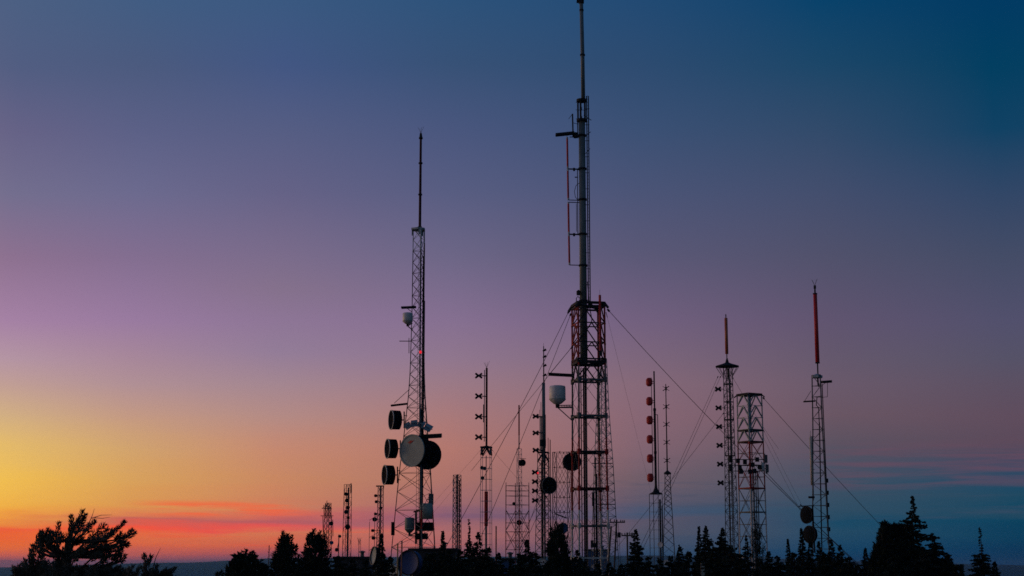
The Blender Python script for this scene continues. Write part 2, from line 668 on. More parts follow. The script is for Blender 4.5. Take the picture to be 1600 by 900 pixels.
# pole antenna
M = MB()
t.vert(M, 911.5, 470, 568, 188, 6.0, "pole_paint", n=20, r2=5.3)
for y in (470, 415, 366, 312, 264, 212):
    t.vert(M, 911.5, 470, y + 1.5, y - 1.5, 6.9, "dark_steel", n=20)
t.part(M, "pole_antenna", True)
M = MB()
for y in (188, 157):
    t.vert(M, 911.5, 470, y + 2, y - 1.5, 8.6, "dark_steel", n=16)
for y in (186, 172, 160):
    for a in range(3):
        th = a * 2.1 + .5
        p = Vector((t.X_(911.5, 470), 0, t.z(y)))
        M.bar(p, p + Vector((math.cos(th), math.sin(th), .18)) * (11 * t.s), .03, "dark_steel")
for a in range(5):
    th = a * 2 * math.pi / 5 + .62
    q = Vector((t.X_(911.5, 470) + 6.2 * t.s * math.cos(th), 6.2 * t.s * math.sin(th), 0))
    M.bar(q + Vector((0, 0, t.z(188))), q + Vector((0, 0, t.z(157))), .095, "dark_steel", 8)
t.part(M, "cage_section")
M = MB()
M.tube([t.P(911.3, 158), t.P(910.2, 87), t.P(908.2, 3)], [3.3 * t.s, 3.2 * t.s, 3.1 * t.s], "pole_paint", 18)
M.tube([t.P(910.2, 87), t.P(910.2, 85)], 4.3 * t.s, "dark_steel", 14)
M.tube([t.P(908.6, 17), t.P(908.6, 15)], 3.7 * t.s, "dark_steel", 14)
t.part(M, "upper_mast", True)
M = MB()
M.tube([t.P(908.2, 5), t.P(908.1, 0)], 4.6 * t.s, "dark_steel", 14)
M.box(t.P(905.5, 2), (.6, .5, .2), "dark_steel")
M.tube([t.P(908.1, 1), t.P(907.9, -14)], 1.3 * t.s, "dark_steel", 8)
t.part(M, "mast_cap")
M = MB()
for dx in (919.5, 922.3):
    t.vert(M, dx, 470, 150, 478, 1.0, "dark_steel", -.15, 5)
y = 150
while y < 476:
    M.bar(t.P(919.5 - (470 - y) * .0075, y, -.15), t.P(922.3 - (470 - y) * .0075, y, -.15), .018, "dark_steel")
    y += 5
for y in range(170, 470, 25):
    M.bar(t.P(913, y), t.P(921, y, -.15), .035, "dark_steel")
t.part(M, "ladder")
for (a, b) in (((915, 240), (922, 232)), ((915, 212), (923, 206)), ((912, 180), (924, 188))):
    M = MB()
    M.bar(t.P(*a, -.4), t.P(*b, -.4), .04, "dark_steel")
    t.part(M, "step_bracket")
M = MB()
for dx, y1 in ((908.5, 575), (912.7, 575), (915.5, 575)):
    t.vert(M, dx, 700, y1, t.yg, 1.5 if dx > 912 else .9, "black_rubber", .2, 6)
t.vert(M, 917.2, 700, 575, t.yg, .7, "galvanised_steel", 0, 5)
t.vert(M, 934.5, 700, 600, t.yg, .6, "black_rubber", .3, 5)
M.tube([t.P(918, 440, -.3), t.P(921, 478, -.3), t.P(925, 500, -.3), t.P(921, 510, -.4), t.P(904, 530, -.8), t.P(893, 543, -1)], .05, "black_rubber", 5)
t.part(M, "transmission_line")
# side-mounted red dipoles on the left of the pole
spots = [(216, 262), (266, 311), (317, 364), (368, 412)]
for i, (a, b) in enumerate(spots):
    M = MB()
    xa = 886.2 + i * .9
    M.bar(t.P(xa, a), t.P(xa + .8, b), 1.65 * t.s, "red_fibreglass", 8)
    for q in (a, b):
        M.bar(t.P(xa + (.8 if q == b else 0), q - 1.5), t.P(xa + (.8 if q == b else 0), q + 1.5), 1.7 * t.s, "white_steel", 8)
    t.part(M, "red_dipole")
for y in (264, 312.5, 316, 366, 414):
    M = MB()
    M.bar(t.P(887.5 + (y - 264) * .014, y), t.P(908, y + .5), .075 if y in (264, 366) else .045, "dark_steel", 6)
    if y in (264, 366):
        M.bar(t.P(897, y - 1.5), t.P(897, y + 3), .12, "dark_steel", 6)
    t.part(M, "standoff_arm")
M = MB()
M.tube([t.P(905, 286), t.P(900, 290), t.P(897.5, 299), t.P(899, 308), t.P(903, 313)], .03, "black_rubber", 5)
M.bar(t.P(902.3, 265), t.P(903, 366), .045, "black_rubber", 5)
M.bar(t.P(900.6, 318), t.P(901, 362), .03, "black_rubber", 5)
M.bar(t.P(903, 277), t.P(898, 277), .06, "dark_steel", 5)
t.part(M, "feed_cable")
t.shield(868, 210, 897, 207, 4.5, 1.0, strut=[(t.P(886, 212), t.P(886, 218))])
M = MB()
M.bar(t.P(894.5, 178), t.P(895.5, 214), .085, "dark_steel", 6)
M.bar(t.P(894.5, 178), t.P(888.5, 186), .03, "dark_steel", 4)
M.bar(t.P(895, 192), t.P(904, 194), .03, "dark_steel", 4)
M.bar(t.P(890, 214), t.P(908, 214), .05, "dark_steel", 5)
M.bar(t.P(902.5, 188), t.P(903, 216), .06, "dark_steel", 5)
M.lathe(t.P(899, 214), (0, 0, 1), [(-.1, 0), (-.1, .2), (.45, .2), (.5, 0)], "dark_steel", 10)
t.part(M, "outrigger_platform")
M = MB()
t.vert(M, 937.6, 500, 552, 461, 2.1, "red_fibreglass", -1.45, 8)
t.vert(M, 937.6, 500, 461, 453, .25, "dark_steel", -1.45, 4)
t.vert(M, 937.6, 500, 556, 548, 2.3, "dark_steel", -1.45, 8)
M.bar(t.P(937.6, 550, -1.45), t.P(937.6, 564, -1.0), .06, "dark_steel")
M.bar(t.P(937.6, 485, -1.45), t.P(937.6, 480, -1.0), .06, "dark_steel")
t.part(M, "red_mast_antenna")
M = MB()
M.tube([t.P(900.5, 476), t.P(900.5, 466), t.P(903, 463), t.P(905.5, 466)], .045, "dark_steel", 5)
M.lathe(t.P(904, 458, -.4), (0, 0, 1), [(-.2, 0), (-.2, .2), (.2, .22), (.35, 0)], "dark_steel", 8)
t.part(M, "bracket_lamp")
t.radome(871, 603, 632.5, 25.5, -.3, arm=[t.P(893, 635.5), t.P(894, 657)])
t.shield(857, 583.5, 894, 585.5, 6, 1.5, strut=[(t.P(860, 583), t.P(893, 543, -1))])
M = MB()
for ang in range(4):
    p = t.P(871, 634.5, -.3)
M.bar(t.P(872, 633.5), t.P(894, 633), .05, "galvanised_steel", 5)
M.bar(t.P(872, 637), t.P(894, 637), .05, "galvanised_steel", 5)
for q in range(6):
    M.bar(t.P(873 + q * 4, 633.5), t.P(875 + q * 4, 637), .03, "galvanised_steel", 4)
t.part(M, "radome_boom")
for a in ((889, 486, -1, 737, 772, -3), (892, 490, -1, 769, 789, -6)):
    t.guy(t.to_ground(*a), .03, .6)
t.guy(t.to_ground(893, 543, -1, 858, 586, 4), .02)
t.guy(t.to_ground(949, 483, 0, 1258, 790, -2), .034, .9)
t.guy(t.to_ground(947, 488, .5, 985, 640, 60), .012)

# ---- grey lattice right behind the tallest tower
t = Tower("lattice_tower", "thin grey tapering lattice tower close behind the tallest tower's right leg", "tower", 942, 700, 172)
t.lattice([(560, 8), (640, 11), (724, 17), (800, 20.5), (870, 24), ("g", 27)], [20, 140, 260], 13, 1.25, .6, .6,
          leg_mat=lambda y: "pale_steel" if y < 720 else "galvanised_steel", br_mat="pale_steel", style="X")
M = MB()
t.vert(M, 941, 600, 560, 528, .8, "galvanised_steel")
t.part(M, "mast")
for y, a, b in ((724, 925, 957), (788, 932, 961), (816, 940, 965)):
    M = MB()
    M.bar(t.P(a, y, -1.2), t.P(b, y, -1.2), .07, "galvanised_steel")
    t.part(M, "cross_arm")
M = MB()
for dx, y0 in ((931, 715), (932.5, 740), (928, 770)):
    t.vert(M, dx, 760, y0, t.yg, 1.1, "black_rubber", -1.3, 5)
t.part(M, "waveguide_run")
for x, y, h in ((927, 780, 1.5), (925, 850, .8), (929, 852, .5)):
    M = MB()
    M.box(t.P(x, y, -1.6), (.28, .3, h), "dark_steel")
    M.bar(t.P(x, y, -1.6), t.P(x + 4, y, -1.2), .04, "dark_steel")
    t.part(M, "equipment_box")

# ---- four butterfly mast
t = Tower("antenna_mast", "slim red pole mast with four black butterfly antennas on its left side", "mast", 760, 640, 190)
t.lattice([(698, 10), (760, 10.4), ("g", 11.5)], [35, 125, 215, 305], 17, .95, .35, .6, leg_mat="white_steel", br_mat="pale_steel", style="", hz_every=1)
M = MB()
t.vert(M, 760.3, 640, 700, 575, 1.75, "maroon_paint", n=8)
t.part(M, "pole")
t.spikes(760.3, 575, 640, 4, 9, 5)
M = MB()
t.vert(M, 756.8, 640, 690, 578, .7, "galvanised_steel", -.1, 5)
t.vert(M, 755.6, 640, 660, 632, .9, "galvanised_steel", -.2, 5)
for y in (587, 619, 651, 683):
    M.bar(t.P(753, y), t.P(760.3, y + .5), .08, "galvanised_steel")
t.part(M, "feed_line")
M = MB()
for i in range(4):
    a, b = t.leg_at(i, 699), t.leg_at((i + 1) % 4, 699)
    M.bar(a, b, .14, "dark_steel")
    m = (a + b) / 2
    M.bar(m, t.leg_at(i, 711), .11, "dark_steel")
    M.bar(m, t.leg_at((i + 1) % 4, 711), .11, "dark_steel")
    M.bar(a, t.P(760.3, 697), .1, "dark_steel")
t.part(M, "mast_base")
t.butterflies([(748, 587), (748, 619), (748, 651), (748, 683)], 11.5, 9.5, 760, 640)
M = MB()
t.vert(M, 759.6, 800, 768, 822, 2.9, "red_steel", 0, 10)
t.vert(M, 759.6, 800, 822, t.yg, 1.8, "galvanised_steel", 0, 8)
t.vert(M, 759.4, 800, 712, 768, .8, "galvanised_steel", 0, 6)
t.part(M, "red_conduit")
for x, y in ((753, 731), (757, 732), (754, 747)):
    M = MB()
    M.lathe(t.P(x, y, -.9), (0, -1, 0), [(-.2, .1), (.1, .24), (.1, .18), (-.1, 0)], "galvanised_steel", 12)
    M.bar(t.P(x, y, -.9), t.P(x, y, -.5), .05, "dark_steel")
    t.part(M, "small_dish")
t.guy(t.to_ground(752, 702, 0, 690, 772, 0), .012)
t.guy(t.to_ground(768, 702, 0, 830, 772, 10), .012)

# ---- thin whip mast behind the scaffold
t = Tower("antenna_mast", "thin lattice mast with a bare red whip, rising behind the red scaffold frame", "mast", 811, 730, 260)
t.lattice([(701, 4.3), ("g", 5.5)], [20, 140, 260], 9, .8, .45, .5, leg_mat="pale_steel", br_mat="galvanised_steel", style="Z")
M = MB()
t.vert(M, 811, 680, 702, 680, 1.0, "galvanised_steel")
t.vert(M, 811, 680, 680, 633, 1.25, "red_steel")
t.part(M, "whip_antenna")
t.drum(817, 723, 10, 6, (.5, -.86, 0), -.5, name="small_dish", rim="dark_steel", mount_to=t.P(812, 724))
M = MB()
M.bar(t.P(811, 716), t.P(822, 717), .06, "dark_steel")
t.part(M, "ice_shield")

# ---- red scaffold
t = Tower("scaffold_tower", "wide squat red scaffold frame with evenly spaced crossbars", "tower", 808.5, 800, 215)
t.lattice([(759, 18), ("g", 18.4)], [10, 100, 190, 280], lambda y: 8 if y < 775 else 14, 1.5, .45, .85, leg_mat=lambda y: "maroon_paint" if y < 790 else "red_steel",
          br_mat=lambda y: "galvanised_steel" if y < 830 else "maroon_paint", style="")
M = MB()
for i in range(4):
    for ya, yb in ((797, 829), (829, 860)):
        a, b = t.leg_at(i, ya), t.leg_at((i + 1) % 4, yb)
        M.bar(a, b, .035, "galvanised_steel")
        M.bar(t.leg_at((i + 1) % 4, ya), t.leg_at(i, yb), .035, "galvanised_steel")
t.part(M, "cross_brace")
for i in range(4):
    p = t.leg_at(i, 759)
    M = MB()
    M.bar(p, p + Vector((0, 0, .45)), .06, "maroon_paint")
    t.part(M, "post_top")
t.dish(811, 816.5, 8, (-.3, -.95, 0), -1.3, "dark_steel", mount_to=t.P(809, 814, -1))
t.dish(803, 787, 5, (.3, -.95, 0), -1.3, "dark_steel", name="small_dish", mount_to=t.P(804, 786, -1))

# ---- dark topped pole mast with seven butterflies
t = Tower("antenna_mast", "grey pole mast with a dark whip top and seven butterfly antennas", "mast", 848.5, 650, 168)
t.lattice([(706, 8.5), (760, 9.5), (830, 12), ("g", 14)], [5, 95, 185, 275], 13, 1.2, .6, .7, leg_mat="galvanised_steel", br_mat="galvanised_steel", style="X")
M = MB()
t.vert(M, 849.4, 650, 710, 598, 2.8, "pole_paint", n=16, r2=2.6)
t.part(M, "pole", True)
M = MB()
t.vert(M, 851.6, 650, 700, 648, 1.3, "maroon_paint", -.05, 8)
t.vert(M, 848, 650, 697, 687, 5.2, "dark_steel", 0, 12)
t.vert(M, 845.2, 650, 706, 652, 1.4, "grey_fibreglass", 0, 8)
t.part(M, "collar")
M = MB()
for i in range(4):
    M.bar(t.leg_at(i, 722), t.P(849, 706), .11, "dark_steel")
    M.bar(t.leg_at(i, 707), t.leg_at((i + 1) % 4, 707), .1, "dark_steel")
M.box(t.P(849.5, 716), (.45, .45, .9), "dark_steel")
t.part(M, "mast_base")
M = MB()
t.vert(M, 849.5, 560, 600, 541, 1.15, "dark_steel", r2=.8)
t.vert(M, 849.5, 560, 541, 536, .25, "dark_steel")
for y, dx in ((547, 2.5), (557, 2.8), (571, 3), (586, 3)):
    M.lathe(t.P(849.5 + dx * .7, y), (1, 0, .5), [(-.2, 0), (-.2, .1), (.16, .13), (.16, 0)], "dark_steel", 8)
    M.bar(t.P(848, y + 1.5), t.P(851, y - .5), .07, "dark_steel")
t.part(M, "whip_antenna")
M = MB()
t.vert(M, 845.2, 650, 705, 628, .45, "galvanised_steel", -.3, 5)
t.vert(M, 843.2, 650, 705, 640, .35, "galvanised_steel", -.2, 5)
for y in (651, 676, 703):
    M.bar(t.P(841, y), t.P(847, y + .5), .09, "galvanised_steel")
t.part(M, "feed_line")
t.butterflies([(837, 650.5), (837, 676.5), (837, 703.5), (836, 738), (836, 752.5), (836, 767), (836, 782)], 9.5, 7.5, 849, 700)
t.beacon(840.5, 739, 1.4, -.4)
t.drum(858.5, 758.5, 25, 9, (.42, -.9, .0), -1.1, rim="galvanised_steel", mount_to=t.P(849, 758), name="dish", label="dark round dish low on the pole mast")
for a in ((846, 765, 0, 815, 850, -10), (845, 780, 0, 815, 838, 6), (853, 775, 0, 880, 850, -10), (847, 790, 0, 825, 838, -20), (852, 800, 0, 872, 850, 8)):
    t.guy(t.to_ground(*a), .022)
M = MB()
for dx in (846.5, 851.5, 848.2):
    t.vert(M, dx, 760, 720, t.yg, 1.1, "black_rubber", .1, 5)
t.part(M, "waveguide_run")

# ---- two whips
t = Tower("whip_antenna_pair", "twin thin upright whip rods between the grey pole mast and the square lattice", "antenna", 858.5, 720, 176)
M = MB()
t.vert(M, 856.6, 720, 684, t.yg, .55, "maroon_paint", 0, 5)
t.part(M, "whip")
M = MB()
t.vert(M, 859.8, 720, 687, t.yg, .75, "maroon_paint", .3, 5)
t.part(M, "whip")
M = MB()
for y in (708, 716, 730, 790, 840):
    M.bar(t.P(856.6, y, 0), t.P(859.8, y, .3), .04, "galvanised_steel")
t.part(M, "spacer")

# ---- square grid lattice
t = Tower("lattice_tower", "broad flat topped lattice of dark triangles behind the dark round dish", "tower", 878, 760, 205)
t.lattice([(707, 16.5), (830, 17.2), ("g", 18)], [28, 118, 208, 298], 23.5, 1.0, .55, .7, leg_mat="galvanised_steel", br_mat="dark_steel", style="VA")
M = MB()
for y in range(707, 850, 23):
    for i in range(4):
        m = (t.leg_at(i, y) + t.leg_at((i + 1) % 4, y)) / 2
        M.box(m, (.14, .14, .2), "dark_steel")
t.part(M, "gusset_plate")
t.drum(894.5, 721.5, 27, 10, (.25, -.97, 0), -2.2, rim="dark_steel", mount_to=t.P(892, 721), name="dish", label="dark round dish at the lattice top corner")
t.drum(881, 825, 15, 6, (.5, -.86, 0), -1.9, face="blue_dish_paint", rim="galvanised_steel", name="dish", mount_to=t.P(878, 824))
M = MB()
M.box(t.P(876, 806, -1.6), (1.7, 1.4, .12), "galvanised_steel", Matrix.Rotation(R(20), 3, "Y"))
t.part(M, "ice_shield")

# ---- red drums pole
t = Tower("antenna_mast", "black pole mast with a column of six red drum antennas", "mast", 1025, 800, 185)
t.lattice([(772, 10.5), ("g", 10.8)], [15, 105, 195, 285], 14, 1.1, .3, .5, leg_mat="galvanised_steel", br_mat="pale_steel", style="")
M = MB()
t.vert(M, 1023.5, 680, 768, 640, 1.9, "dark_steel", n=8)
t.vert(M, 1023.5, 680, 640, 580, 1.2, "dark_steel", n=8)
for y in (640, 707):
    t.vert(M, 1023.5, 680, y + 2, y - 2, 2.4, "dark_steel", n=8)
t.part(M, "pole")
M = MB()
o = Vector((t.X_(1023.5, 680), 0, t.z(772.5)))
M.lathe(o, (0, 0, 1), [(0, 0), (0, 10.5 * t.s), (.12, 9.8 * t.s), (.3, 5 * t.s), (.75, 2.4 * t.s), (1.2, 1.7 * t.s)], "dark_steel", 16)
t.part(M, "mast_base", True)
M = MB()
t.vert(M, 1019, 680, 748, 590, .55, "dark_steel", -.1, 5)
t.vert(M, 1028, 680, 772, 648, .65, "galvanised_steel", .2, 5)
M.bar(t.P(1023, 648), t.P(1027.5, 648, .2), .05, "galvanised_steel")
for y in (597, 627, 656.5, 686.5, 716.5, 746.5):
    M.bar(t.P(1016, y - 1), t.P(1023, y - 1), .05, "dark_steel")
    M.bar(t.P(1016, y + 2), t.P(1023, y + 2), .04, "dark_steel")
t.part(M, "feed_line")
proto = None
for y in (597, 627, 656.5, 686.5, 716.5, 746.5):
    loc = t.P(1014.3 + (y - 597) * .012, y, -.15)
    if proto is None:
        s = t.s
        M = MB()
        M.lathe((0, 0, 0), (0, 0, 1), [(-6.6 * s, 0), (-6.6 * s, 2.6 * s), (-5 * s, 4.3 * s), (-1.8 * s, 5 * s), (1.8 * s, 5 * s), (5 * s, 4.3 * s), (6.6 * s, 2.6 * s), (6.6 * s, 0)], "red_fibreglass", 18)
        for zz in (-3.2, 0, 3.2):
            M.lathe((0, 0, 0), (0, 0, 1), [((zz - .4) * s, 4.8 * s), ((zz - .4) * s, 5.25 * s), ((zz + .4) * s, 5.25 * s), ((zz + .4) * s, 4.8 * s)], "red_fibreglass", 18)
        proto = M.build("drum_antenna", t.root, False, loc)
    else:
        copy_part(proto, t.root, loc)
M = MB()
t.vert(M, 1031.8, 820, 780, t.yg, 1.5, "dark_steel", 0, 8)
t.vert(M, 1035, 820, 790, t.yg, 1.1, "black_rubber", 0, 6)
t.part(M, "waveguide_run")
t.drum(1031.5, 851, 8, 4, (-.4, -.9, 0), -1.2, face="white_fibreglass", rim="white_fibreglass", name="small_dish", mount_to=t.P(1030, 851))

# ---- spiky pole
t = Tower("antenna_mast", "slender dark mast with five sets of thin star shaped spikes", "mast", 1043, 740, 205)
t.lattice([(739, 5.6), (765, 6.3), (800, 8.5), (860, 12), ("g", 16)], [40, 130, 220, 310], lambda y: 8 if y < 790 else 14, 1.15, .7, 0, leg_mat="galvanised_steel", br_mat="galvanised_steel", style="X")
M = MB()
t.vert(M, 1041.6, 680, 742, 600, 1.15, "dark_steel", n=8, r2=.7)
t.part(M, "pole")
M = MB()
o = Vector((t.X_(1043, 740), 0, t.z(741)))
M.lathe(o, (0, 0, 1), [(0, 0), (0, 5.8 * t.s), (.2, 5.6 * t.s), (.35, 3 * t.s), (.5, 1.2 * t.s)], "dark_steel", 12)
t.part(M, "mast_base")
for y in (607, 635.5, 663, 691, 719.5):
    M = MB()
    o = t.P(1041.6 + (y - 680) * .014, y)
    for a in range(6):
        th = a * math.pi / 3 + .3
        for sg in (-1, 1):
            M.bar(o, o + Vector((math.cos(th), math.sin(th), sg * .62)) * (5.6 * t.s), .035, "dark_steel")
    M.lathe(o, (0, 0, 1), [(-.2, 0), (-.2, .13), (.2, .13), (.2, 0)], "dark_steel", 8)
    t.part(M, "spike_bay")
t.drum(1041, 880, 10, 4, (-.2, -.95, 0), -1.5, face="white_fibreglass", rim="white_fibreglass", name="small_dish", mount_to=t.P(1042, 880))

# ---- umbrella topped mast
t = Tower("antenna_mast", "grey lattice mast with orange top and flared dark umbrella platform", "mast", 1139, 650, 172)
t.lattice([(574, 7.2), (700, 8.2), (800, 9.8), ("g", 11.6)], [10, 100, 190, 280], 9, 1.25, .75, .6, leg_mat="galvanised_steel", br_mat="galvanised_steel", style="Z", leg_n=6)
M = MB()
t.vert(M, 1135.8, 560, 553, 497, 2.5, "orange_fibreglass", n=12)
t.vert(M, 1135.8, 560, 497, 491, .9, "dark_steel")
t.vert(M, 1135.8, 560, 566, 553, .8, "dark_steel", n=8)
t.part(M, "top_antenna", True)
M = MB()
o = Vector((t.X_(1136.2, 570), 0, t.z(573.5)))
M.lathe(o, (0, 0, 1), [(0, 0), (.02, 18.5 * t.s), (.12, 18.2 * t.s), (.35, 8 * t.s), (.5, 3 * t.s), (1.0, 1.0 * t.s)], "dark_steel", 24)
for a in range(12):
    th = a * math.pi / 6
    q = o + Vector((math.cos(th) * 18 * t.s, math.sin(th) * 18 * t.s, 0))
    M.bar(q, o + Vector((math.cos(th) * 7 * t.s, math.sin(th) * 7 * t.s, -1.2)), .025, "dark_steel")
t.part(M, "umbrella_platform")
M = MB()
t.vert(M, 1139.8, 650, 576, 592, 2.1, "dark_steel", 0, 8)
for dx in (1137.2, 1140.4, 1142.4):
    t.vert(M, dx, 650, 592, t.yg, .7, "black_rubber", 0, 5)
M.box(t.P(1141.5, 717, -.5), (.3, .3, .8), "dark_steel")
M.box(t.P(1141.5, 731, -.5), (.3, .3, .8), "dark_steel")
t.part(M, "waveguide_run")
for y in (600, 628, 656, 684, 712):
    M = MB()
    for i in range(4):
        M.bar(t.leg_at(i, y), t.leg_at((i + 1) % 4, y), .06, "dark_steel")
    t.part(M, "ring_girder")
t.butterflies([(1122 + i * .8, 608 + i * 29.3) for i in range(6)], 9.5, 8, 1135, 650)
for a in ((1122, 588, 0, 1060, 722, -20), (1126, 588, 0, 1068, 715, -20), (1131, 645, 0, 1050, 745, -10), (1145, 590, 0, 1163, 618, 12)):
    t.guy(t.to_ground(*a), .017, .3)

# ---- box tower
t = Tower("lattice_tower", "square box tower with a rusty red middle band and white lower leg", "tower", 1173, 700, 176)
AN = [-13.6, -103.6, -193.6, -283.6]


def leg10(y):
    return "pale_steel" if y < 686 else "red_steel" if y < 772 else "white_steel"


t.lattice([(616, 19), ("g", 21.5)], AN, 18.5, [2.0, 3.0, 2.0, 1.8], .8, 1.0, leg_mat=leg10, br_mat=lambda y: "pale_steel" if y < 690 else "galvanised_steel", style="", leg_n=8)
M = MB()
ys = [616, 634.5, 653, 671.5, 690, 721, 763, 806, 850]
for a, b in zip(ys, ys[1:]):
    for i in range(4):
        j = (i + 1) % 4
        k = "pale_steel" if a < 690 else "red_steel" if a < 763 else "galvanised_steel"
        m = (t.leg_at(i, a) + t.leg_at(j, a)) / 2
        if a < 690:
            M.bar(m, t.leg_at(i, b), .075, k); M.bar(m, t.leg_at(j, b), .075, k)
        else:
            M.bar(t.leg_at(i, a), t.leg_at(j, b), .03, k); M.bar(t.leg_at(j, a), t.leg_at(i, b), .03, k)
t.part(M, "knee_bracing")
for y, r, k in ((617, .17, "dark_steel"), (673, .11, "dark_steel"), (691, .12, "maroon_paint"), (763, .09, "red_steel"), (800, .06, "galvanised_steel"), (871, .09, "white_steel")):
    M = MB()
    for i in range(4):
        M.bar(t.leg_at(i, y), t.leg_at((i + 1) % 4, y), r, k)
        if y == 617:
            v = t.leg_at(i, 617) - (t.leg_at(0, 617) + t.leg_at(2, 617)) / 2
            M.bar(t.leg_at(i, 617), t.leg_at(i, 621) + v.normalized() * .35, .09, k)
    t.part(M, "ring_girder")
M = MB()
t.vert(M, 1170.5, 640, 618, 676, 2.0, "galvanised_steel", -.6, 8)
for dx in (1178, 1181, 1184):
    t.vert(M, dx, 750, 736, t.yg, .8, "black_rubber", .4, 5)
t.vert(M, 1173, 750, 740, t.yg, 1.6, "galvanised_steel", .2, 8)
t.part(M, "waveguide_run")
for y in (718, 727, 736):
    M = MB()
    M.bar(t.P(1145, y, -1.2), t.P(1194, y, -1.2), .06, "dark_steel")
    M.bar(t.P(1145, y, 1.0), t.P(1194, y, 1.0), .05, "dark_steel")
    for q in (1146, 1169, 1193):
        M.bar(t.P(q, y, -1.2), t.P(q, y, 1.0), .05, "dark_steel")
    t.part(M, "mounting_rail")
for x, y in ((1176, 726), (1183, 718), (1156, 731), (1158, 737), (1179, 736), (1164, 722), (1187, 730), (1172, 737), (1153, 720)):
    M = MB()
    M.box(t.P(x, y, -1.4), (.42, .3, .5), "dark_steel")
    t.part(M, "radio_unit")
for x, y, k in ((1196.5, 717, "galvanised_steel"), (1198.5, 732, "galvanised_steel"), (1191.5, 729, "white_fibreglass")):
    M = MB()
    M.box(t.P(x, y, -1.2), (.36, .22, .9), k)
    M.bar(t.P(x - 1.5, y - 8, -1.1), t.P(x - 1.5, y + 8, -1.1), .05, "galvanised_steel", 6)
    M.bar(t.P(x - 4, y, -1.1), t.P(x, y, -1.2), .05, "galvanised_steel", 4)
    t.part(M, "panel_antenna")
for a in ((1192, 621, 0, 1375, 816, -6), (1197, 738, 0, 1345, 884, -20), (1193, 672, 0, 1258, 796, 20), (1191, 680, 0, 1246, 786, 10)):
    t.guy(t.to_ground(*a), .03 if a[0] in (1192, 1197) else .012, .3)
t.guy(t.to_ground(1152, 688, 0, 1100, 640, 40), .012) if False else None

# ---- right hand tower with red column
t = Tower("lattice_tower", "bright red column topped lattice tower farthest right with two grey dishes", "tower", 1279.5, 650, 158)
t.lattice([(586, 8.4), (660, 9.6), (760, 13), (850, 16.3), ("g", 19)], [48, 168, 288], 17, 2.0, .6, .95, leg_mat="galvanised_steel", br_mat="galvanised_steel", style="Z")
M = MB()
t.vert(M, 1275.4, 512, 567, 458, 3.3, "red_fibreglass", n=14, r2=3.0)
t.part(M, "top_antenna", True)
M = MB()
t.vert(M, 1275.4, 512, 587, 566, 1.1, "dark_steel", n=8)
t.vert(M, 1275.4, 512, 458, 450, 1.3, "dark_steel", n=8)
t.vert(M, 1275.4, 512, 451, 446, 2.0, "dark_steel", n=8)
for y in (567, 459):
    t.vert(M, 1275.4, 512, y + .8, y - .8, 3.6, "dark_steel", n=12)
t.part(M, "neck")
t.spikes(1275.4, 447, 512, 4, 10, 5.5)
M = MB()
c = t.P(1276.5, 587.5)
M.lathe(c - Vector((0, 0, .2)), (0, 0, 1), [(0, 0), (0, .6), (.22, .6), (.42, .12), (.42, 0)], "pale_steel", 6)
t.part(M, "top_plate")
t.shield(1284, 596, 1298, 595, 5, 1.3, strut=[(t.P(1285, 602), t.P(1291, 597)), (t.P(1293, 597), t.P(1293, 620)), (t.P(1283, 621), t.P(1293, 620))])
t.shield(1256, 627, 1273, 626, 3, .7, strut=[(t.P(1257, 627), t.P(1267, 611))])
M = MB()
M.tube([t.P(1277.5, 588), t.P(1278.5, 602), t.P(1280, 604)], .09, "dark_steel", 6)
M.tube([t.P(1284, 618), t.P(1276.5, 621), t.P(1275.5, 633), t.P(1279, 637), t.P(1280, 660)], .05, "black_rubber", 5)
for q in (0, .6):
    M.bar(t.P(1280 + q, 660), t.P(1286 + q, t.yg), .045, "black_rubber", 5)
t.part(M, "transmission_line")
M = MB()
for q in range(9):
    x, y = 1291.5 + q * .8, 751 + q * 19
    M.box(t.P(x, y, -.1), (.3, .3, .42), "dark_steel")
M.bar(t.P(1284.5, 600), t.P(1298, 905), .05, "black_rubber", 5)
t.part(M, "cable_hanger")
M = MB()
M.bar(t.P(1266.3, 683), t.P(1268.8, 758), .13, "tan_fibreglass", 10)
M.bar(t.P(1266.1, 673), t.P(1266.3, 683), .03, "tan_fibreglass", 6)
a = t.part(M, "collinear_antenna", True)
M = MB()
M.bar(t.P(1269.4, 682), t.P(1271, 782), .06, "galvanised_steel", 6)
for y in (682, 707, 733, 757):
    M.bar(t.P(1266 + (y - 682) * .03, y), t.P(1273, y + .5), .04, "galvanised_steel")
M.box(t.P(1268, 777), (.6, .3, .2), "dark_steel")
t.part(M, "mount_pipe")
M = MB()
M.bar(t.P(1269.5, 790), t.P(1273, 864), .09, "dark_steel", 6)
M.bar(t.P(1248, 791), t.P(1272, 790), .05, "dark_steel", 5)
M.bar(t.P(1250, 788), t.P(1254, 792), .05, "dark_steel", 5)
t.part(M, "dish_mount")
t.drum(1259.5, 804.5, 26, 4, (-.86, -.5, 0), -.3, face="dish_cover", rim="dark_steel", name="dish", dome=.3, mount_to=t.P(1270, 804))
t.drum(1264.5, 835, 26, 5, (-.84, -.54, 0), -.3, face="dish_cover", rim="dark_steel", name="dish", dome=.3, mount_to=t.P(1271, 835))

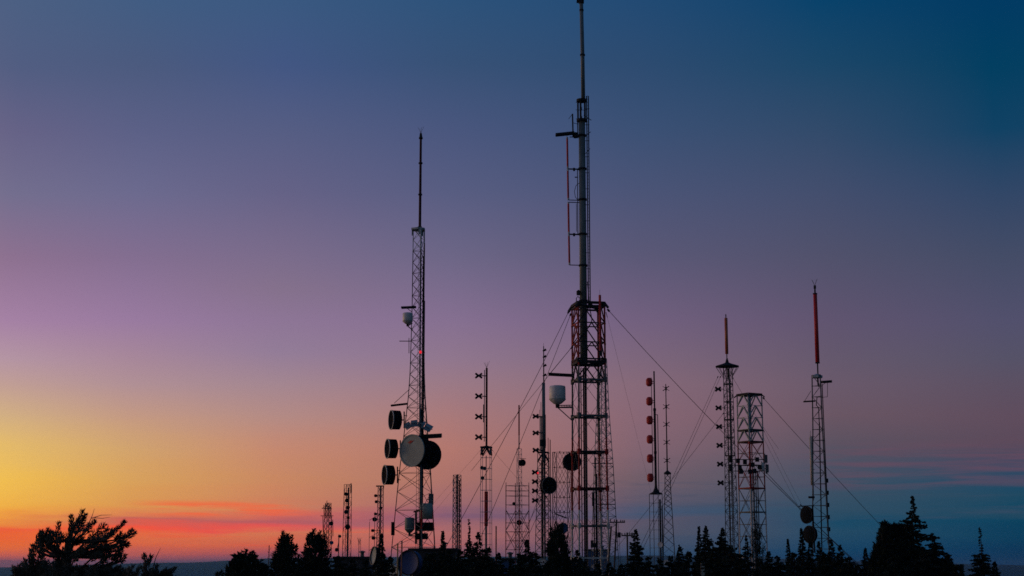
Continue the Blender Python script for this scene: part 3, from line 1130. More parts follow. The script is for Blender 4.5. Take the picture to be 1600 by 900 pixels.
# ---- small far towers at left
t = Tower("lattice_tower", "small distant lattice tower with a spiky antenna crown, leftmost of all towers", "tower", 512, 830, 330)
t.lattice([(786, 4.6), (805, 5), (810, 6), ("g", 7.5)], [20, 110, 200, 290], 9, 1.0, .5, .6, style="X", leg_mat="dark_steel", br_mat="galvanised_steel")
M = MB()
t.vert(M, 510.5, 800, 790, 782, .5, "dark_steel")
for x, y, y2 in ((506, 789, 805), (509, 787, 806), (513, 790, 806), (515.5, 788, 806), (518, 806, 840), (504.5, 806, 832), (520, 812, 838)):
    M.bar(t.P(x, y, -.5), t.P(x + .3, y2, -.5), .09, "dark_steel")
for y, a, b in ((794, 503, 517), (806, 501, 521), (808, 506, 519)):
    M.bar(t.P(a, y, -.6), t.P(b, y, -.6), .1, "dark_steel")
for i in range(5):
    M.bar(t.P(510.5, 789), t.P(503 + i * 4, 795, (i % 3) - 1), .04, "galvanised_steel")
t.part(M, "antenna_crown")
t.drum(518, 818, 6, 4, (.5, -.8, 0), -1.0, name="small_dish", mount_to=t.P(514, 818))
t.drum(518.5, 848, 5.5, 3, (.5, -.8, 0), -1.0, face="blue_dish_paint", name="small_dish", mount_to=t.P(514, 848))
t = Tower("lattice_tower", "distant lattice tower with a stack of small dark dishes up its middle", "tower", 542.5, 820, 300)
t.lattice([(757, 6), (800, 6.3), ("g", 7.8)], [25, 115, 205, 295], 10, 1.0, .45, .5, style="Z", leg_mat="galvanised_steel", br_mat="galvanised_steel")
M = MB()
t.vert(M, 543.5, 820, 762, t.yg, 1.3, "dark_steel", -.2, 6)
t.vert(M, 548, 780, 770, 755, .9, "dark_steel", -.5, 5)
t.part(M, "waveguide_run")
for x, y, d in ((540.5, 772, 5.5), (542, 782, 6), (543.8, 793, 5.5), (540.8, 800, 6), (543.5, 823, 7.5), (544, 809, 4.5)):
    t.drum(x, y, d, 3.5, (random.Random(x).uniform(-.5, .5), -.85, 0), -1.2, name="small_dish", rim="dark_steel", mount_to=t.P(543.5, y))
t = Tower("lattice_tower", "distant flat topped lattice tower with small dishes down its left side", "tower", 594, 820, 280)
t.lattice([(760, 4.2), (800, 4.6), ("g", 7)], [15, 105, 195, 285], 10, .95, .45, .5, style="X", leg_mat="galvanised_steel", br_mat="galvanised_steel")
M = MB()
M.bar(t.P(587.5, 759.5), t.P(600, 759.5), .12, "dark_steel", 6)
t.vert(M, 593.5, 820, 760, t.yg, .9, "dark_steel", -.2, 6)
M.bar(t.P(600, 759.5), t.P(598.5, 775), .04, "dark_steel", 6)
t.part(M, "top_arm")
for x, y, d in ((586.5, 774.5, 4.5), (587.5, 784, 4.5), (594.5, 793.5, 4), (586, 803, 4), (584.8, 811.5, 6.5), (581.8, 829, 4.5), (583, 840.5, 5.5), (596, 838, 5)):
    t.drum(x, y, d, 3, (-.4, -.9, 0), -1.0, name="small_dish", rim="dark_steel", mount_to=t.P(593, y))
M = MB()
t.vert(M, 585.5, 820, 800, t.yg, .5, "galvanised_steel", -1, 5)
t.vert(M, 577, 840, 815, t.yg, .4, "galvanised_steel", -1, 5)
for y in (803, 830, 850):
    M.bar(t.P(577, y + 10, -1), t.P(594, y), .05, "galvanised_steel", 4)
t.part(M, "side_frame")
t = Tower("lattice_tower", "plain narrow grey lattice tower right of the dish covered tower", "tower", 714, 800, 240)
t.lattice([(742, 6.2), ("g", 7.4)], [15, 105, 195, 285], 8, 1.1, .55, .5, style="X", leg_mat="galvanised_steel", br_mat="galvanised_steel")
M = MB()
t.vert(M, 714.5, 800, 741, t.yg, .9, "dark_steel", -.3, 6)
t.vert(M, 718, 800, 750, t.yg, 1.1, "black_rubber", -.3, 5)
for y in range(746, 800, 8):
    M.lathe(t.P(714.5, y, -.4), (0, 0, 1), [(-.22, 0), (-.22, .16), (.22, .16), (.22, 0)], "dark_steel", 8)
t.part(M, "antenna_column")
M = MB()
for x in (707.6, 709.2):
    for y in range(750, 840, 12):
        M.bar(t.P(x, y, -.6), t.P(x + .3, y + 8, -.6), .06, "pale_steel")
t.part(M, "ladder")
t.guy(t.to_ground(708, 765, 0, 668, 812, 0), .014)
# thin poles
for (px, yt, D, rp, k, nm, lab, cat) in (
        (529.5, 835, 240, .8, "galvanised_steel", "whip_pole", "thin pole with a small dark dish between two distant lattice towers", "pole"),
        (561, 842, 230, .55, "galvanised_steel", "whip_pole", "pale thin pole with forked tip above the flat roofed hut", "pole"),
        (775.2, 822, 150, 1.15, "rust_paint", "marker_pole", "plain rust orange pole standing left of the red scaffold", "pole"),
        (420.6, 852, 62, .7, "dead_wood", "whip_pole", "bare thin grey stick beside the ragged trees at left", "pole")):
    t = Tower(nm, lab, cat, px, yt, D)
    M = MB()
    t.vert(M, px, yt, yt, t.yg, rp, k, 0, 6)
    t.part(M, "pole")
    if px == 529.5:
        M = MB()
        M.bar(t.P(px, 845), t.P(526, 862), .06, "dark_steel")
        t.part(M, "bracket")
        t.drum(530, 838, 4.5, 2.5, (-.5, -.8, 0), -.4, name="small_dish")
        t.drum(525.5, 859, 5.5, 2.5, (-.5, -.8, 0), -.4, name="small_dish", rim="dark_steel")
    if px == 561:
        M = MB()
        for dx in (-2.5, 0, 3.2):
            M.bar(t.P(px, 850), t.P(px + dx, 840), .035, "galvanised_steel")
        M.bar(t.P(px + 2.5, 843), t.P(px + 2.5, 868), .04, "galvanised_steel")
        M.bar(t.P(px - 2, 850), t.P(px + 3, 850), .035, "galvanised_steel")
        t.part(M, "forked_tip")
    if px == 420.6:
        M = MB()
        for q in range(7):
            y = 858 + q * 5
            M.bar(t.P(px, y + 2), t.P(px + (-1) ** q * 3, y - 2, .05 * q), .006, "dead_wood")
        t.part(M, "twig")
# utility poles
for (px, yt, D, lean, arm, lab) in (
        (980, 832, 120, 0, ((971, 837), (989, 836.5)), "plain upright wooden utility pole with one high crossbar beside a fir"),
        (963.5, 812, 125, -6, ((953, 815), (976.5, 817)), "leaning wooden utility pole with crossbar and insulators, right of tallest tower"),
        (955, 822, 128, -8, None, "leaning wooden pole without crossbar, next to the tallest tower's base")):
    t = Tower("utility_pole", lab, "utility pole", px, yt, D)
    M = MB()
    M.bar(t.P(px, yt), Vector((lean * t.s * 1.5, 0, 0)), 1.4 * t.s, "weathered_wood", 8)
    t.part(M, "pole")
    if arm:
        M = MB()
        a, b = t.P(*arm[0]), t.P(*arm[1])
        M.box((a + b) / 2, ((b - a).length, .1, .1), "weathered_wood")
        t.part(M, "crossbar")
        for q in (.04, .3, .72, .86, .97):
            M = MB()
            M.lathe(a.lerp(b, q), (0, 0, 1), [(.03, .02), (.08, .05), (.13, .03), (.16, .045), (.22, .02), (.22, 0)], "dark_steel", 8)
            t.part(M, "insulator")
    if yt == 812:
        M = MB()
        M.lathe(t.P(967.5, 836), (0, 0, 1), [(-.2, 0), (-.2, .13), (.2, .13), (.23, 0)], "dark_steel", 12)
        M.bar(t.P(968.5, 836), t.P(962.5, 836), .05, "dark_steel")
        t.part(M, "transformer")
        M = MB()
        M.bar(t.P(966, 818), t.P(971, 905, 1), .02, "dark_steel")
        t.part(M, "stay_wire")

# ================================================================== dishes on the ground and huts
def ground_dish(label, px, py, dia, axis, D, drum_len, face, body, rim):
    t = Tower("ground_dish", label, "satellite dish", px, py, D)
    ax = Vector(axis).normalized()
    back = t.P(px, py) - ax * drum_len * 1.2 * t.s
    t.drum(px, py, dia, drum_len, axis, 0, face=face, body=body, rim=rim, name="reflector_drum", recess=.3)
    M = MB()
    M.bar(back, Vector((back.x, back.y + .15, -.1)), .09, "galvanised_steel", 10)
    M.bar(back, back + Vector((0, .15, 0)), .12, "galvanised_steel", 8)
    t.part(M, "support_post")


ground_dish("blue shrouded dish low in front of the dark flat roofed hut", 638, 879, 37, (-.5, -.86, .05), 92, 12, "blue_dish_paint", "blue_dish_paint", "dark_steel")
ground_dish("pale dish rim just rising from the bottom edge below the drum tower", 606, 902, 40, (-.5, -.8, .3), 90, 8, "grey_fibreglass", "dark_steel", "grey_fibreglass")
ground_dish("narrow dim dish seen nearly edge on beside the far small dish tower", 583, 868, 27, (-.9, -.42, .1), 96, 6, "grey_fibreglass", "black_shroud", "galvanised_steel")
ground_dish("white ribbed dish facing forward at the foot of the pole mast with seven butterflies", 847, 884, 21, (-.15, -.95, .3), 104, 5, "white_fibreglass", "dark_steel", "grey_fibreglass")


def hut(name, label, x0, x1, yr, D, k, depth, rk="roof_felt"):
    t = Tower(name, label, "hut", (x0 + x1) / 2, yr, D)
    a, b = t.P(x0, yr), t.P(x1, yr)
    w, h = b.x - a.x, a.z
    M = MB()
    M.box((0, depth / 2, h / 2 - .1), (w, depth, h - .14), k)
    for i in range(int(w / .6)):
        M.box((-w / 2 + .3 + i * .6, -.015, h / 2 - .1), (.05, .03, h - .2), k)
    t.part(M, "wall")
    M = MB()
    M.box((0, depth / 2, h - .08), (w + .3, depth + .3, .16), rk)
    r = t.part(M, "roof")
    M = MB()
    M.lathe((w * .22, depth * .5, h), (0, 0, 1), [(0, .0), (0, .14), (.3, .14), (.3, .24), (.38, .24), (.46, 0)], "galvanised_steel", 12)
    t.part(M, "vent", False, r)
    M = MB()
    M.box((-w * .18, -.04, 1.05), (.95, .06, 2.05), "galvanised_steel")
    dd = t.part(M, "door")
    M = MB()
    M.box((-w * .18 + .36, -.09, 1.0), (.12, .05, .04), "dark_steel")
    t.part(M, "handle", False, dd)
    return t


hut("equipment_hut", "dark flat roofed hut behind the blue dish at the drum tower's foot", 641, 712, 856.5, 106, "dark_cladding", 4)
hut("equipment_hut", "low dark hut under the two distant lattice towers at left", 523, 577, 869.5, 116, "dark_cladding", 4)
hut("equipment_hut", "small blue clad hut below the red scaffold frame", 784, 802, 872, 112, "blue_cladding", 3)
hut("equipment_hut", "blue clad hut low behind the tallest tower's legs", 918, 952, 858, 190, "blue_cladding", 3)
for px, yt, D, k, lab in ((621.5, 850, 88, "yellow_paint", "dull yellow post, left one of two beside the blue dish"),
                          (628.0, 846, 89, "rust_paint", "rust brown post, right one of two beside the blue dish"),
                          (782.6, 877, 100, "white_steel", "short white post at the blue hut's left corner")):
    t = Tower("bollard_post", lab, "post", px, yt, D)
    M = MB()
    M.bar((0, 0, -.1), (0, 0, t.z(yt)), 1.1 * t.s, k, 10)
    M.lathe((0, 0, t.z(yt)), (0, 0, 1), [(0, 1.1 * t.s), (.04, .9 * t.s), (.06, 0)], k, 10)
    t.part(M, "post", True)
t = Tower("equipment_cabinet", "small pale cabinet half hidden among firs left of the umbrella topped mast", "cabinet", 1098, 880, 110)
M = MB()
M.box((0, 0, t.z(880) / 2), (.26, .3, t.z(880)), "galvanised_steel")
t.part(M, "body")
M = MB()
M.box((0, -.165, t.z(880) * .8), (.2, .03, t.z(880) * .3), "grey_fibreglass")
t.part(M, "door")


# ================================================================== trees
def blades(name, P, Dr, L, W, key, parent):
    """one mesh of many narrow leaf-sized faces"""
    P, Dr, L, W = (np.asarray(a, dtype=np.float64) for a in (P, Dr, L, W))
    n = len(P)
    rs = np.random.RandomState(n % 9973)
    Dr = Dr / np.linalg.norm(Dr, axis=1, keepdims=True)
    q = rs.normal(size=(n, 3))
    S = np.cross(Dr, q)
    S /= np.linalg.norm(S, axis=1, keepdims=True) + 1e-9
    mid = P + Dr * (L * .45)[:, None]
    V = np.empty((n, 4, 3))
    V[:, 0] = P
    V[:, 1] = mid + S * (W * .5)[:, None]
    V[:, 2] = P + Dr * L[:, None]
    V[:, 3] = mid - S * (W * .5)[:, None]
    me = bpy.data.meshes.new(name)
    me.vertices.add(n * 4)
    me.vertices.foreach_set("co", V.reshape(-1).astype(np.float32))
    me.loops.add(n * 4)
    me.loops.foreach_set("vertex_index", np.arange(n * 4, dtype=np.int32))
    me.polygons.add(n)
    me.polygons.foreach_set("loop_start", np.arange(0, n * 4, 4, dtype=np.int32))
    me.materials.append(MATS[key])
    me.update(calc_edges=True)
    o = bpy.data.objects.new(name, me)
    col.objects.link(o)
    if parent is not None: o.parent = parent
    return o


class Crown:
    def __init__(self):
        self.P, self.D, self.L, self.W = [], [], [], []

    def add(self, p, d, l, w):
        self.P.append(p); self.D.append(d); self.L.append(l); self.W.append(w)

    def plume(self, rng, a, b, w, step, bl, bw, ang=.75):
        """bottle-brush of needles from a to b, envelope radius w"""
        a, b = Vector(a), Vector(b)
        d = b - a
        ln = d.length
        if ln < 1e-4: return
        d = d / ln
        u = d.cross(Vector((.3, .8, .52))).normalized()
        v = d.cross(u)
        n = max(3, int(ln / step))
        for i in range(n):
            q = (i + rng.random()) / n
            p = a + d * (ln * q)
            r = w * (1 - .75 * q ** 2.2)
            for _ in range(4):
                th = rng.uniform(0, 6.283)
                o = u * math.cos(th) + v * math.sin(th)
                rr = r * rng.random() ** .7
                dd = d * math.cos(ang) + o * math.sin(ang) * rng.uniform(.5, 1.3) + Vector((0, 0, .1))
                self.add(p + o * rr * .8, dd, bl * rng.uniform(.6, 1.25), bw * rng.uniform(.7, 1.3))


def fir(label, px, yt, D, half, seed, ragged=.25, power=.85, lean=0.0, name="fir_tree", group=None, sparse=1.0, bare=0.0):
    rng = random.Random(seed)
    t = Tower(name, label, "tree", px, yt, D, group)
    H = t.z(yt)
    d885 = max((885 - yt) * t.s, .6)
    hw = half * t.s
    M = MB()
    wob = [Vector((rng.uniform(-.03, .03) * H * .3 + lean * q * H, rng.uniform(-.03, .03) * H * .3, H * q)) for q in (0, .3, .6, .85, 1)]
    wob[0] = Vector((0, 0, -.15)); wob[-1].x, wob[-1].y = 0, 0
    M.tube(wob, [.035 * H * .55 + .03, .014 * H + .02, .009 * H + .015, .02, .008], "bark", 7)
    t.part(M, "trunk")
    C = Crown()
    h = H * .06
    z = H - .04
    lump = [rng.uniform(.75, 1.2) for _ in range(8)]
    while z > h:
        d = H - z
        prof = hw * (d / d885) ** power if d < d885 * 1.0 else hw * (1 + .25 * (d / d885 - 1))
        prof = min(prof, hw * 1.6)
        low = z / H
        if low < .2: prof *= .55 + low * 2.2
        nb = max(5, int(7 + prof * 3.2))
        if d < bare * H: nb = 2; prof *= .35
        for b in range(nb):
            if rng.random() > sparse: continue
            a = rng.uniform(0, 6.283)
            L = prof * lump[int(a / 6.284 * 8)] * rng.uniform(1 - ragged * 1.6, 1 + ragged)
            if L < .03: L = .03
            drop = -.2 - .25 * rng.random() + (.8 if d < .07 * H else .25 * rng.random())
            dr = Vector((math.cos(a), math.sin(a), drop)).normalized()
            o = Vector((0, 0, z + rng.uniform(-.1, .1)))
            n = max(2, int(L / .085))
            for i in range(n):
                q = (i + .6) / n
                p = o + dr * (L * q) + Vector((0, 0, .12 * L * q * q))
                wd = (.40 - .15 * q) * min(1, .35 + L * .6)
                for sgn in (-1, 1):
                    sd = dr.cross(Vector((0, 0, 1))).normalized() * sgn
                    C.add(p, dr * rng.uniform(.5, 1) + sd * rng.uniform(.35, 1) + Vector((0, 0, rng.uniform(-.35, .3))), wd * rng.uniform(.7, 1.25), .135 * rng.uniform(.7, 1.4))
                if rng.random() < .55:
                    C.add(p, dr + Vector((rng.uniform(-.3, .3), rng.uniform(-.3, .3), rng.uniform(.1, .8))), wd * .7, .12)
            C.add(o + dr * L * .9, dr + Vector((0, 0, .25)), .2 * min(1, .4 + L), .07)
        z -= max(.07, min(.26, .10 + prof * .06)) * rng.uniform(.8, 1.2)
    for i in range(10):
        C.add(Vector((0, 0, H - .05 * i)), Vector((rng.uniform(-.4, .4), rng.uniform(-.4, .4), 1)), .2, .05)
    blades("crown", C.P, C.D, C.L, C.W, "fir_needles", t.root)
    return t


def ragged_tree(label, D, plumes, outline, seed, key="fir_needles", name="pine_tree", trunk=None, bl=.17, dens=1.3, step=.035, twigs=(), bw=.055, fill=.22):
    """plumes: (bx,by,tx,ty,w px); outline rows (y, xl, xr) filled with short upward plumes"""
    rng = random.Random(seed)
    cx = sum(p[2] for p in plumes) / len(plumes) if trunk is None else trunk[0][0]
    t = Tower(name, label, "tree", cx, 870, D)
    s = t.s
    M = MB()
    if trunk is None:
        top = min(p[3] for p in plumes)
        tx = [p for p in plumes if p[3] == top][0][2]
        trunk = [(cx, 900), ((cx + tx) / 2, (900 + top) / 2), (tx, top + 4)]
    pts = [Vector((t.X_(trunk[0][0], trunk[0][1]), 0, -.15))] + [t.P(*p) for p in trunk]
    n = len(pts)
    M.tube(pts, [.055 + .05 * (1 - i / (n - 1)) * (1 + .4 * (n > 3)) - .045 * (i / (n - 1)) for i in range(n)], "bark", 8)
    limbs = MB()
    C = Crown()
    wmax = (max(o[2] - o[1] for o in outline) if outline else 40) * .5 * s
    for bx, by, tx, ty, w in plumes:
        dy = rng.uniform(-1, 1) * wmax * .45
        dy2 = dy + rng.uniform(-.2, .2) * wmax
        a, b = t.P(bx, by, dy), t.P(tx, ty, dy2)
        C.plume(rng, a, b, w * s * .5, step / dens, bl, bw)
        # limb back to the trunk
        near = min(pts, key=lambda q: (q - a).length + (0 if q.z < a.z else 5))
        limbs.tube([near, near.lerp(a, .55) - Vector((0, 0, .05)), a, b], [.035, .025, .018, .006], "bark", 5)
    for (y1, l1, r1), (y2, l2, r2) in zip(outline, outline[1:]):
        area = (y2 - y1) * ((r1 - l1) + (r2 - l2)) / 2 * s * s
        for _ in range(max(1, int(area / (fill * fill) * 5.0 * dens))):
            q = rng.random()
            y = y1 + (y2 - y1) * q
            l, r = l1 + (l2 - l1) * q, r1 + (r2 - r1) * q
            e = rng.uniform(-1, 1)
            x = (l + r) / 2 + e * (r - l) / 2
            half = (r - l) / 2 * s
            dy = rng.uniform(-1, 1) * half * math.sqrt(max(0.05, 1 - e * e)) * .8
            a = t.P(x, y, dy)
            if a.z < .1: continue
            d = Vector((e * .55 + rng.uniform(-.3, .3), rng.uniform(-.45, .45), rng.uniform(.5, 1))).normalized()
            C.plume(rng, a, a + d * fill * rng.uniform(.8, 1.5), .35 * fill, step / dens * 1.6, bl, bw * 1.3)
    for tw in twigs:
        P = [t.P(*q) for q in tw]
        limbs.tube(P, [.012 - .008 * i / (len(P) - 1) for i in range(len(P))], "dead_wood", 4)
    t.part(M, "trunk")
    if limbs.v: t.part(limbs, "limb")
    blades("crown", C.P, C.D, C.L, C.W, key, t.root)
    return t


def crop(lst, ox, oy, sc):
    return [(a / sc + ox, b / sc + oy, c / sc + ox, d / sc + oy, w / sc) for a, b, c, d, w in lst]


# windswept pine nearest the camera
pl = [(640, 340, 685, 150, 60), (600, 350, 595, 195, 44), (655, 320, 712, 185, 46), (700, 340, 790, 235, 54), (560, 430, 600, 270, 56), (620, 400, 650, 230, 70),
      (680, 350, 740, 260, 60), (740, 390, 870, 265, 52), (800, 400, 900, 300, 48), (850, 395, 940, 315, 44), (900, 372, 1038, 242, 38), (960, 405, 1012, 338, 36),
      (980, 430, 1102, 313, 36), (1000, 440, 1060, 425, 42), (700, 435, 980, 452, 24), (720, 400, 880, 395, 60), (1000, 520, 1005, 420, 40), (940, 575, 992, 478, 56),
      (1000, 565, 1042, 522, 38), (700, 520, 850, 488, 44), (640, 480, 720, 498, 56), (750, 560, 840, 488, 46), (830, 575, 920, 488, 50), (590, 560, 690, 468, 56),
      (550, 600, 580, 400, 70), (520, 600, 540, 470, 70), (480, 470, 490, 252, 44), (470, 420, 520, 345, 56), (440, 460, 400, 308, 58), (400, 420, 440, 330, 60), (345, 470, 345, 322, 36),
      (295, 480, 325, 350, 34), (420, 480, 372, 350, 50), (350, 570, 350, 455, 60), (280, 545, 275, 438, 34), (480, 600, 462, 440, 62), (255, 605, 258, 520, 46),
      (200, 640, 210, 562, 40), (130, 690, 118, 622, 32), (170, 680, 160, 608, 38), (330, 380, 350, 340, 30), (610, 430, 690, 380, 40), (870, 500, 905, 480, 40)]
_r = random.Random(3)
for a, b, c, d_, w_ in list(pl):
    if d_ > 300:
        pl.append((a + _r.uniform(-22, 22), b + _r.uniform(-14, 18), c + _r.uniform(-30, 22), d_ + _r.uniform(4, 40), w_ * .9))
for i, x in enumerate(range(160, 1010, 20)):
    pl.append((x, 730, x + _r.uniform(-20, 26), 600 + _r.uniform(0, 62) - (36 if 240 < x < 560 else 0) + max(0, 260 - x) * .25, 58))
ragged_tree("windswept bushy pine with upswept tips, nearest tree at bottom left", 36, crop(pl, 0, 770, 5.333),
            [(896, 30, 190), (908, 22, 198), (930, 30, 190), (960, 60, 160)], 5, "pine_needles", "pine_tree",
            [(106, 900), (103, 870), (106, 845), (115, 825), (124, 806)], .095, 1.5, .016,
            [[(140, 815), (144, 806), (147.5, 795)], [(142, 810), (158, 805), (175, 804.5)], [(148, 809), (160, 810), (172, 808)]], bw=.022, fill=.14)
pl = [(1060, 700, 1100, 610, 48), (1040, 700, 1060, 640, 44), (1120, 700, 1168, 618, 40), (1200, 700, 1215, 570, 46), (1215, 625, 1260, 528, 34), (1212, 570, 1198, 515, 26),
      (1260, 690, 1312, 608, 38), (1330, 700, 1392, 640, 46), (1390, 700, 1458, 628, 36), (1340, 680, 1420, 655, 36), (1280, 700, 1300, 650, 50), (1235, 700, 1250, 640, 40)]
ragged_tree("sparse spiky shrub sprigs just right of the windswept pine", 30, crop(pl, 0, 770, 5.333),
            [(905, 205, 262), (930, 208, 255), (960, 215, 250)], 8, "pine_needles", "shrub", [(232, 912), (228, 892)], .075, 1.4, .015,
            [[(238, 890), (244, 870), (251, 856)]], bw=.024, fill=.12)

# black ragged trees at left
pl = [(330, 800, 335, 648, 36), (310, 800, 352, 655, 34), (430, 740, 428, 603, 34), (400, 730, 385, 685, 44), (440, 700, 456, 636, 32), (470, 770, 506, 680, 44), (215, 810, 222, 768, 40),
      (200, 810, 205, 780, 30), (530, 800, 552, 738, 40), (420, 760, 420, 660, 70), (370, 780, 365, 700, 60), (560, 800, 590, 730, 30), (490, 740, 520, 720, 40)]
ragged_tree("ragged dark conifer, first black tree right of the shrub sprigs", 60, crop(pl, 300, 740, 5),
            [(872, 378, 392), (882, 366, 402), (892, 360, 412), (910, 350, 416), (940, 360, 410)], 11, bl=.15)
pl = [(715, 620, 715, 458, 44), (745, 600, 747, 478, 36), (755, 610, 778, 488, 36), (780, 650, 802, 566, 44), (790, 640, 822, 566, 34), (690, 580, 688, 508, 36), (690, 640, 640, 618, 40),
      (670, 700, 638, 640, 40), (730, 600, 730, 500, 66), (720, 640, 740, 560, 80), (800, 690, 828, 640, 40)]
ragged_tree("dark ragged conifer with jagged peak right of the bare stick", 75, crop(pl, 300, 740, 5),
            [(846, 443, 446), (856, 440, 451), (866, 436, 455), (878, 433, 458), (892, 428, 462), (915, 420, 470), (950, 428, 462)], 12, bl=.17)
pl = [(950, 580, 955, 436, 56), (915, 570, 915, 488, 48), (985, 570, 1002, 458, 44), (1012, 620, 1032, 476, 44), (885, 650, 890, 556, 44), (1035, 640, 1046, 520, 40), (1000, 600, 1000, 500, 60),
      (960, 600, 970, 500, 80), (1055, 680, 1072, 600, 50), (870, 690, 868, 620, 40), (930, 560, 935, 470, 50)]
ragged_tree("broad dark conifer just left of the leftmost small lattice tower", 78, crop(pl, 300, 740, 5),
            [(840, 488, 492), (850, 485, 499), (862, 482, 503), (876, 479, 507), (892, 476, 511), (915, 470, 520), (950, 478, 512)], 13, bl=.17)
pl = [(868, 850, 870, 818, 12), (863, 855, 862, 826, 10), (875, 850, 878, 819, 10), (858, 870, 857, 850, 10), (880, 860, 884, 838, 10), (872, 845, 873, 822, 14)]
ragged_tree("dense black tree standing before the square lattice and the pole mast", 82, pl,
            [(834, 866, 875), (846, 863, 878), (858, 861, 881), (872, 859, 884), (890, 856, 888), (920, 850, 896), (950, 858, 888)], 14, bl=.18)
pl = [(1181, 835, 1181, 806, 9), (1177, 850, 1175, 826, 10), (1187, 850, 1189, 822, 10), (1184, 860, 1187, 832, 10), (1172, 870, 1169, 852, 10), (1191, 870, 1194, 850, 9), (1182, 845, 1183, 818, 10)]
ragged_tree("tall dark tree growing inside the white legged box tower", 150, pl,
            [(832, 1180, 1183), (846, 1178, 1186), (860, 1176, 1189), (880, 1174, 1191), (910, 1172, 1194)], 15, bl=.24, step=.06, bw=.05, fill=.34, dens=.8)
pl = [(1383, 840, 1381, 818, 14), (1393, 840, 1395, 819, 14), (1403, 838, 1406, 821, 14), (1411, 840, 1410, 824, 12), (1376, 850, 1374, 832, 12), (1370, 870, 1369, 852, 12), (1377, 840, 1380, 824, 12)]
ragged_tree("broad blunt topped dark tree pressed against the tall pointed fir at right", 90, pl,
            [(824, 1381, 1406), (837, 1378, 1411), (852, 1373, 1417), (868, 1366, 1430), (890, 1362, 1436), (920, 1362, 1436), (950, 1370, 1424)], 16, bl=.2)

# firs with outlines of their own: (label, x, top y, D, half width px at y=885, seed, options)
FIRS = [
    ("small dark conifer at the foot of the far flat topped tower", 596, 836, 110, 10, 21, dict(ragged=.4)),
    ("slim dark spire fir directly left of the plain narrow lattice tower", 692, 832, 105, 7, 22, dict(ragged=.35)),
    ("thin spire fir with a bare pole like tip right of the plain narrow lattice", 733, 813, 120, 12, 23, dict(ragged=.35, bare=.2, power=1.3)),
    ("lighter textured fir touching the four butterfly mast's base at its left", 747, 834, 118, 14, 24, dict(ragged=.35, sparse=.85)),
    ("short bushy fir between the rust orange pole and the four butterfly mast", 764, 857, 96, 11, 25, {}),
    ("low round fir at the foot of the rust orange pole", 779, 866, 92, 11, 26, {}),
    ("dark fir in front of the red scaffold's right side", 823, 846, 100, 12, 27, dict(ragged=.35)),
    ("dark fir at the foot of the tallest tower's left legs", 902, 862, 100, 13, 28, {}),
    ("ragged dark fir with side spikes right of the crossbar utility pole", 993, 829, 112, 16, 29, dict(ragged=.45, power=.75)),
    ("fir at the right foot of the spiky mast", 1062, 854, 115, 13, 30, {}),
    ("thin pointed fir left of the widest fir clump", 1092, 825, 122, 11, 31, dict(ragged=.35, power=1.1)),
    ("twin of the thin pointed fir with fuller lower branches", 1103, 824, 118, 20, 32, dict(ragged=.4)),
    ("full dark fir at the left foot of the umbrella topped mast", 1129, 827, 110, 20, 33, dict(ragged=.3)),
    ("small fir between the umbrella topped mast and the box tower", 1166, 838, 150, 10, 34, dict(ragged=.4, sparse=.8)),
    ("low dark fir at the right foot of the box tower", 1201, 864, 100, 11, 35, {}),
    ("very slim needle shaped fir standing free against blue sky", 1231, 844, 140, 6, 36, dict(ragged=.3, power=.9)),
    ("dark slender fir hiding the lower grey dish's left edge", 1252, 827, 130, 9, 37, dict(ragged=.35)),
    ("fir directly in front of the red column tower's dish post", 1266, 848, 120, 11, 38, {}),
    ("fir covering the base of the red column tower", 1279, 848, 118, 9, 39, dict(ragged=.3)),
    ("pointed fir just right of the red column tower", 1299, 846, 116, 11, 40, dict(ragged=.3)),
    ("fir on the right shoulder of the red column tower's group", 1312, 854, 112, 14, 41, dict(ragged=.3)),
    ("low fir at the right end of the red column tower's group", 1325, 871, 105, 13, 42, {}),
    ("slim lone fir left of the broad blunt topped tree", 1352, 858, 120, 7, 43, dict(ragged=.25)),
    ("tallest pointed fir at right with jagged side branches", 1425, 778, 95, 45, 44, dict(ragged=.45, power=1.1, sparse=.85)),
    ("fir with a spike on the tallest pointed fir's right side", 1457, 836, 97, 24, 45, dict(ragged=.4, power=.8)),
    ("low fir at the right foot of the tallest pointed fir", 1480, 868, 98, 16, 46, {}),
    ("tiny fir tip in the gap right of the tallest pointed fir", 1502, 884, 110, 5, 47, {}),
    ("lone dark fir with a thin bare top near the right edge", 1531, 826, 115, 15, 48, dict(ragged=.4, bare=.28, power=.8)),
    ("small fir beside the lone fir near the right edge", 1554, 879, 112, 7, 49, {}),
]
for lab, px, yt, D, half, sd, kw in FIRS:
    fir(lab, px, yt, D, half, sd, **kw)

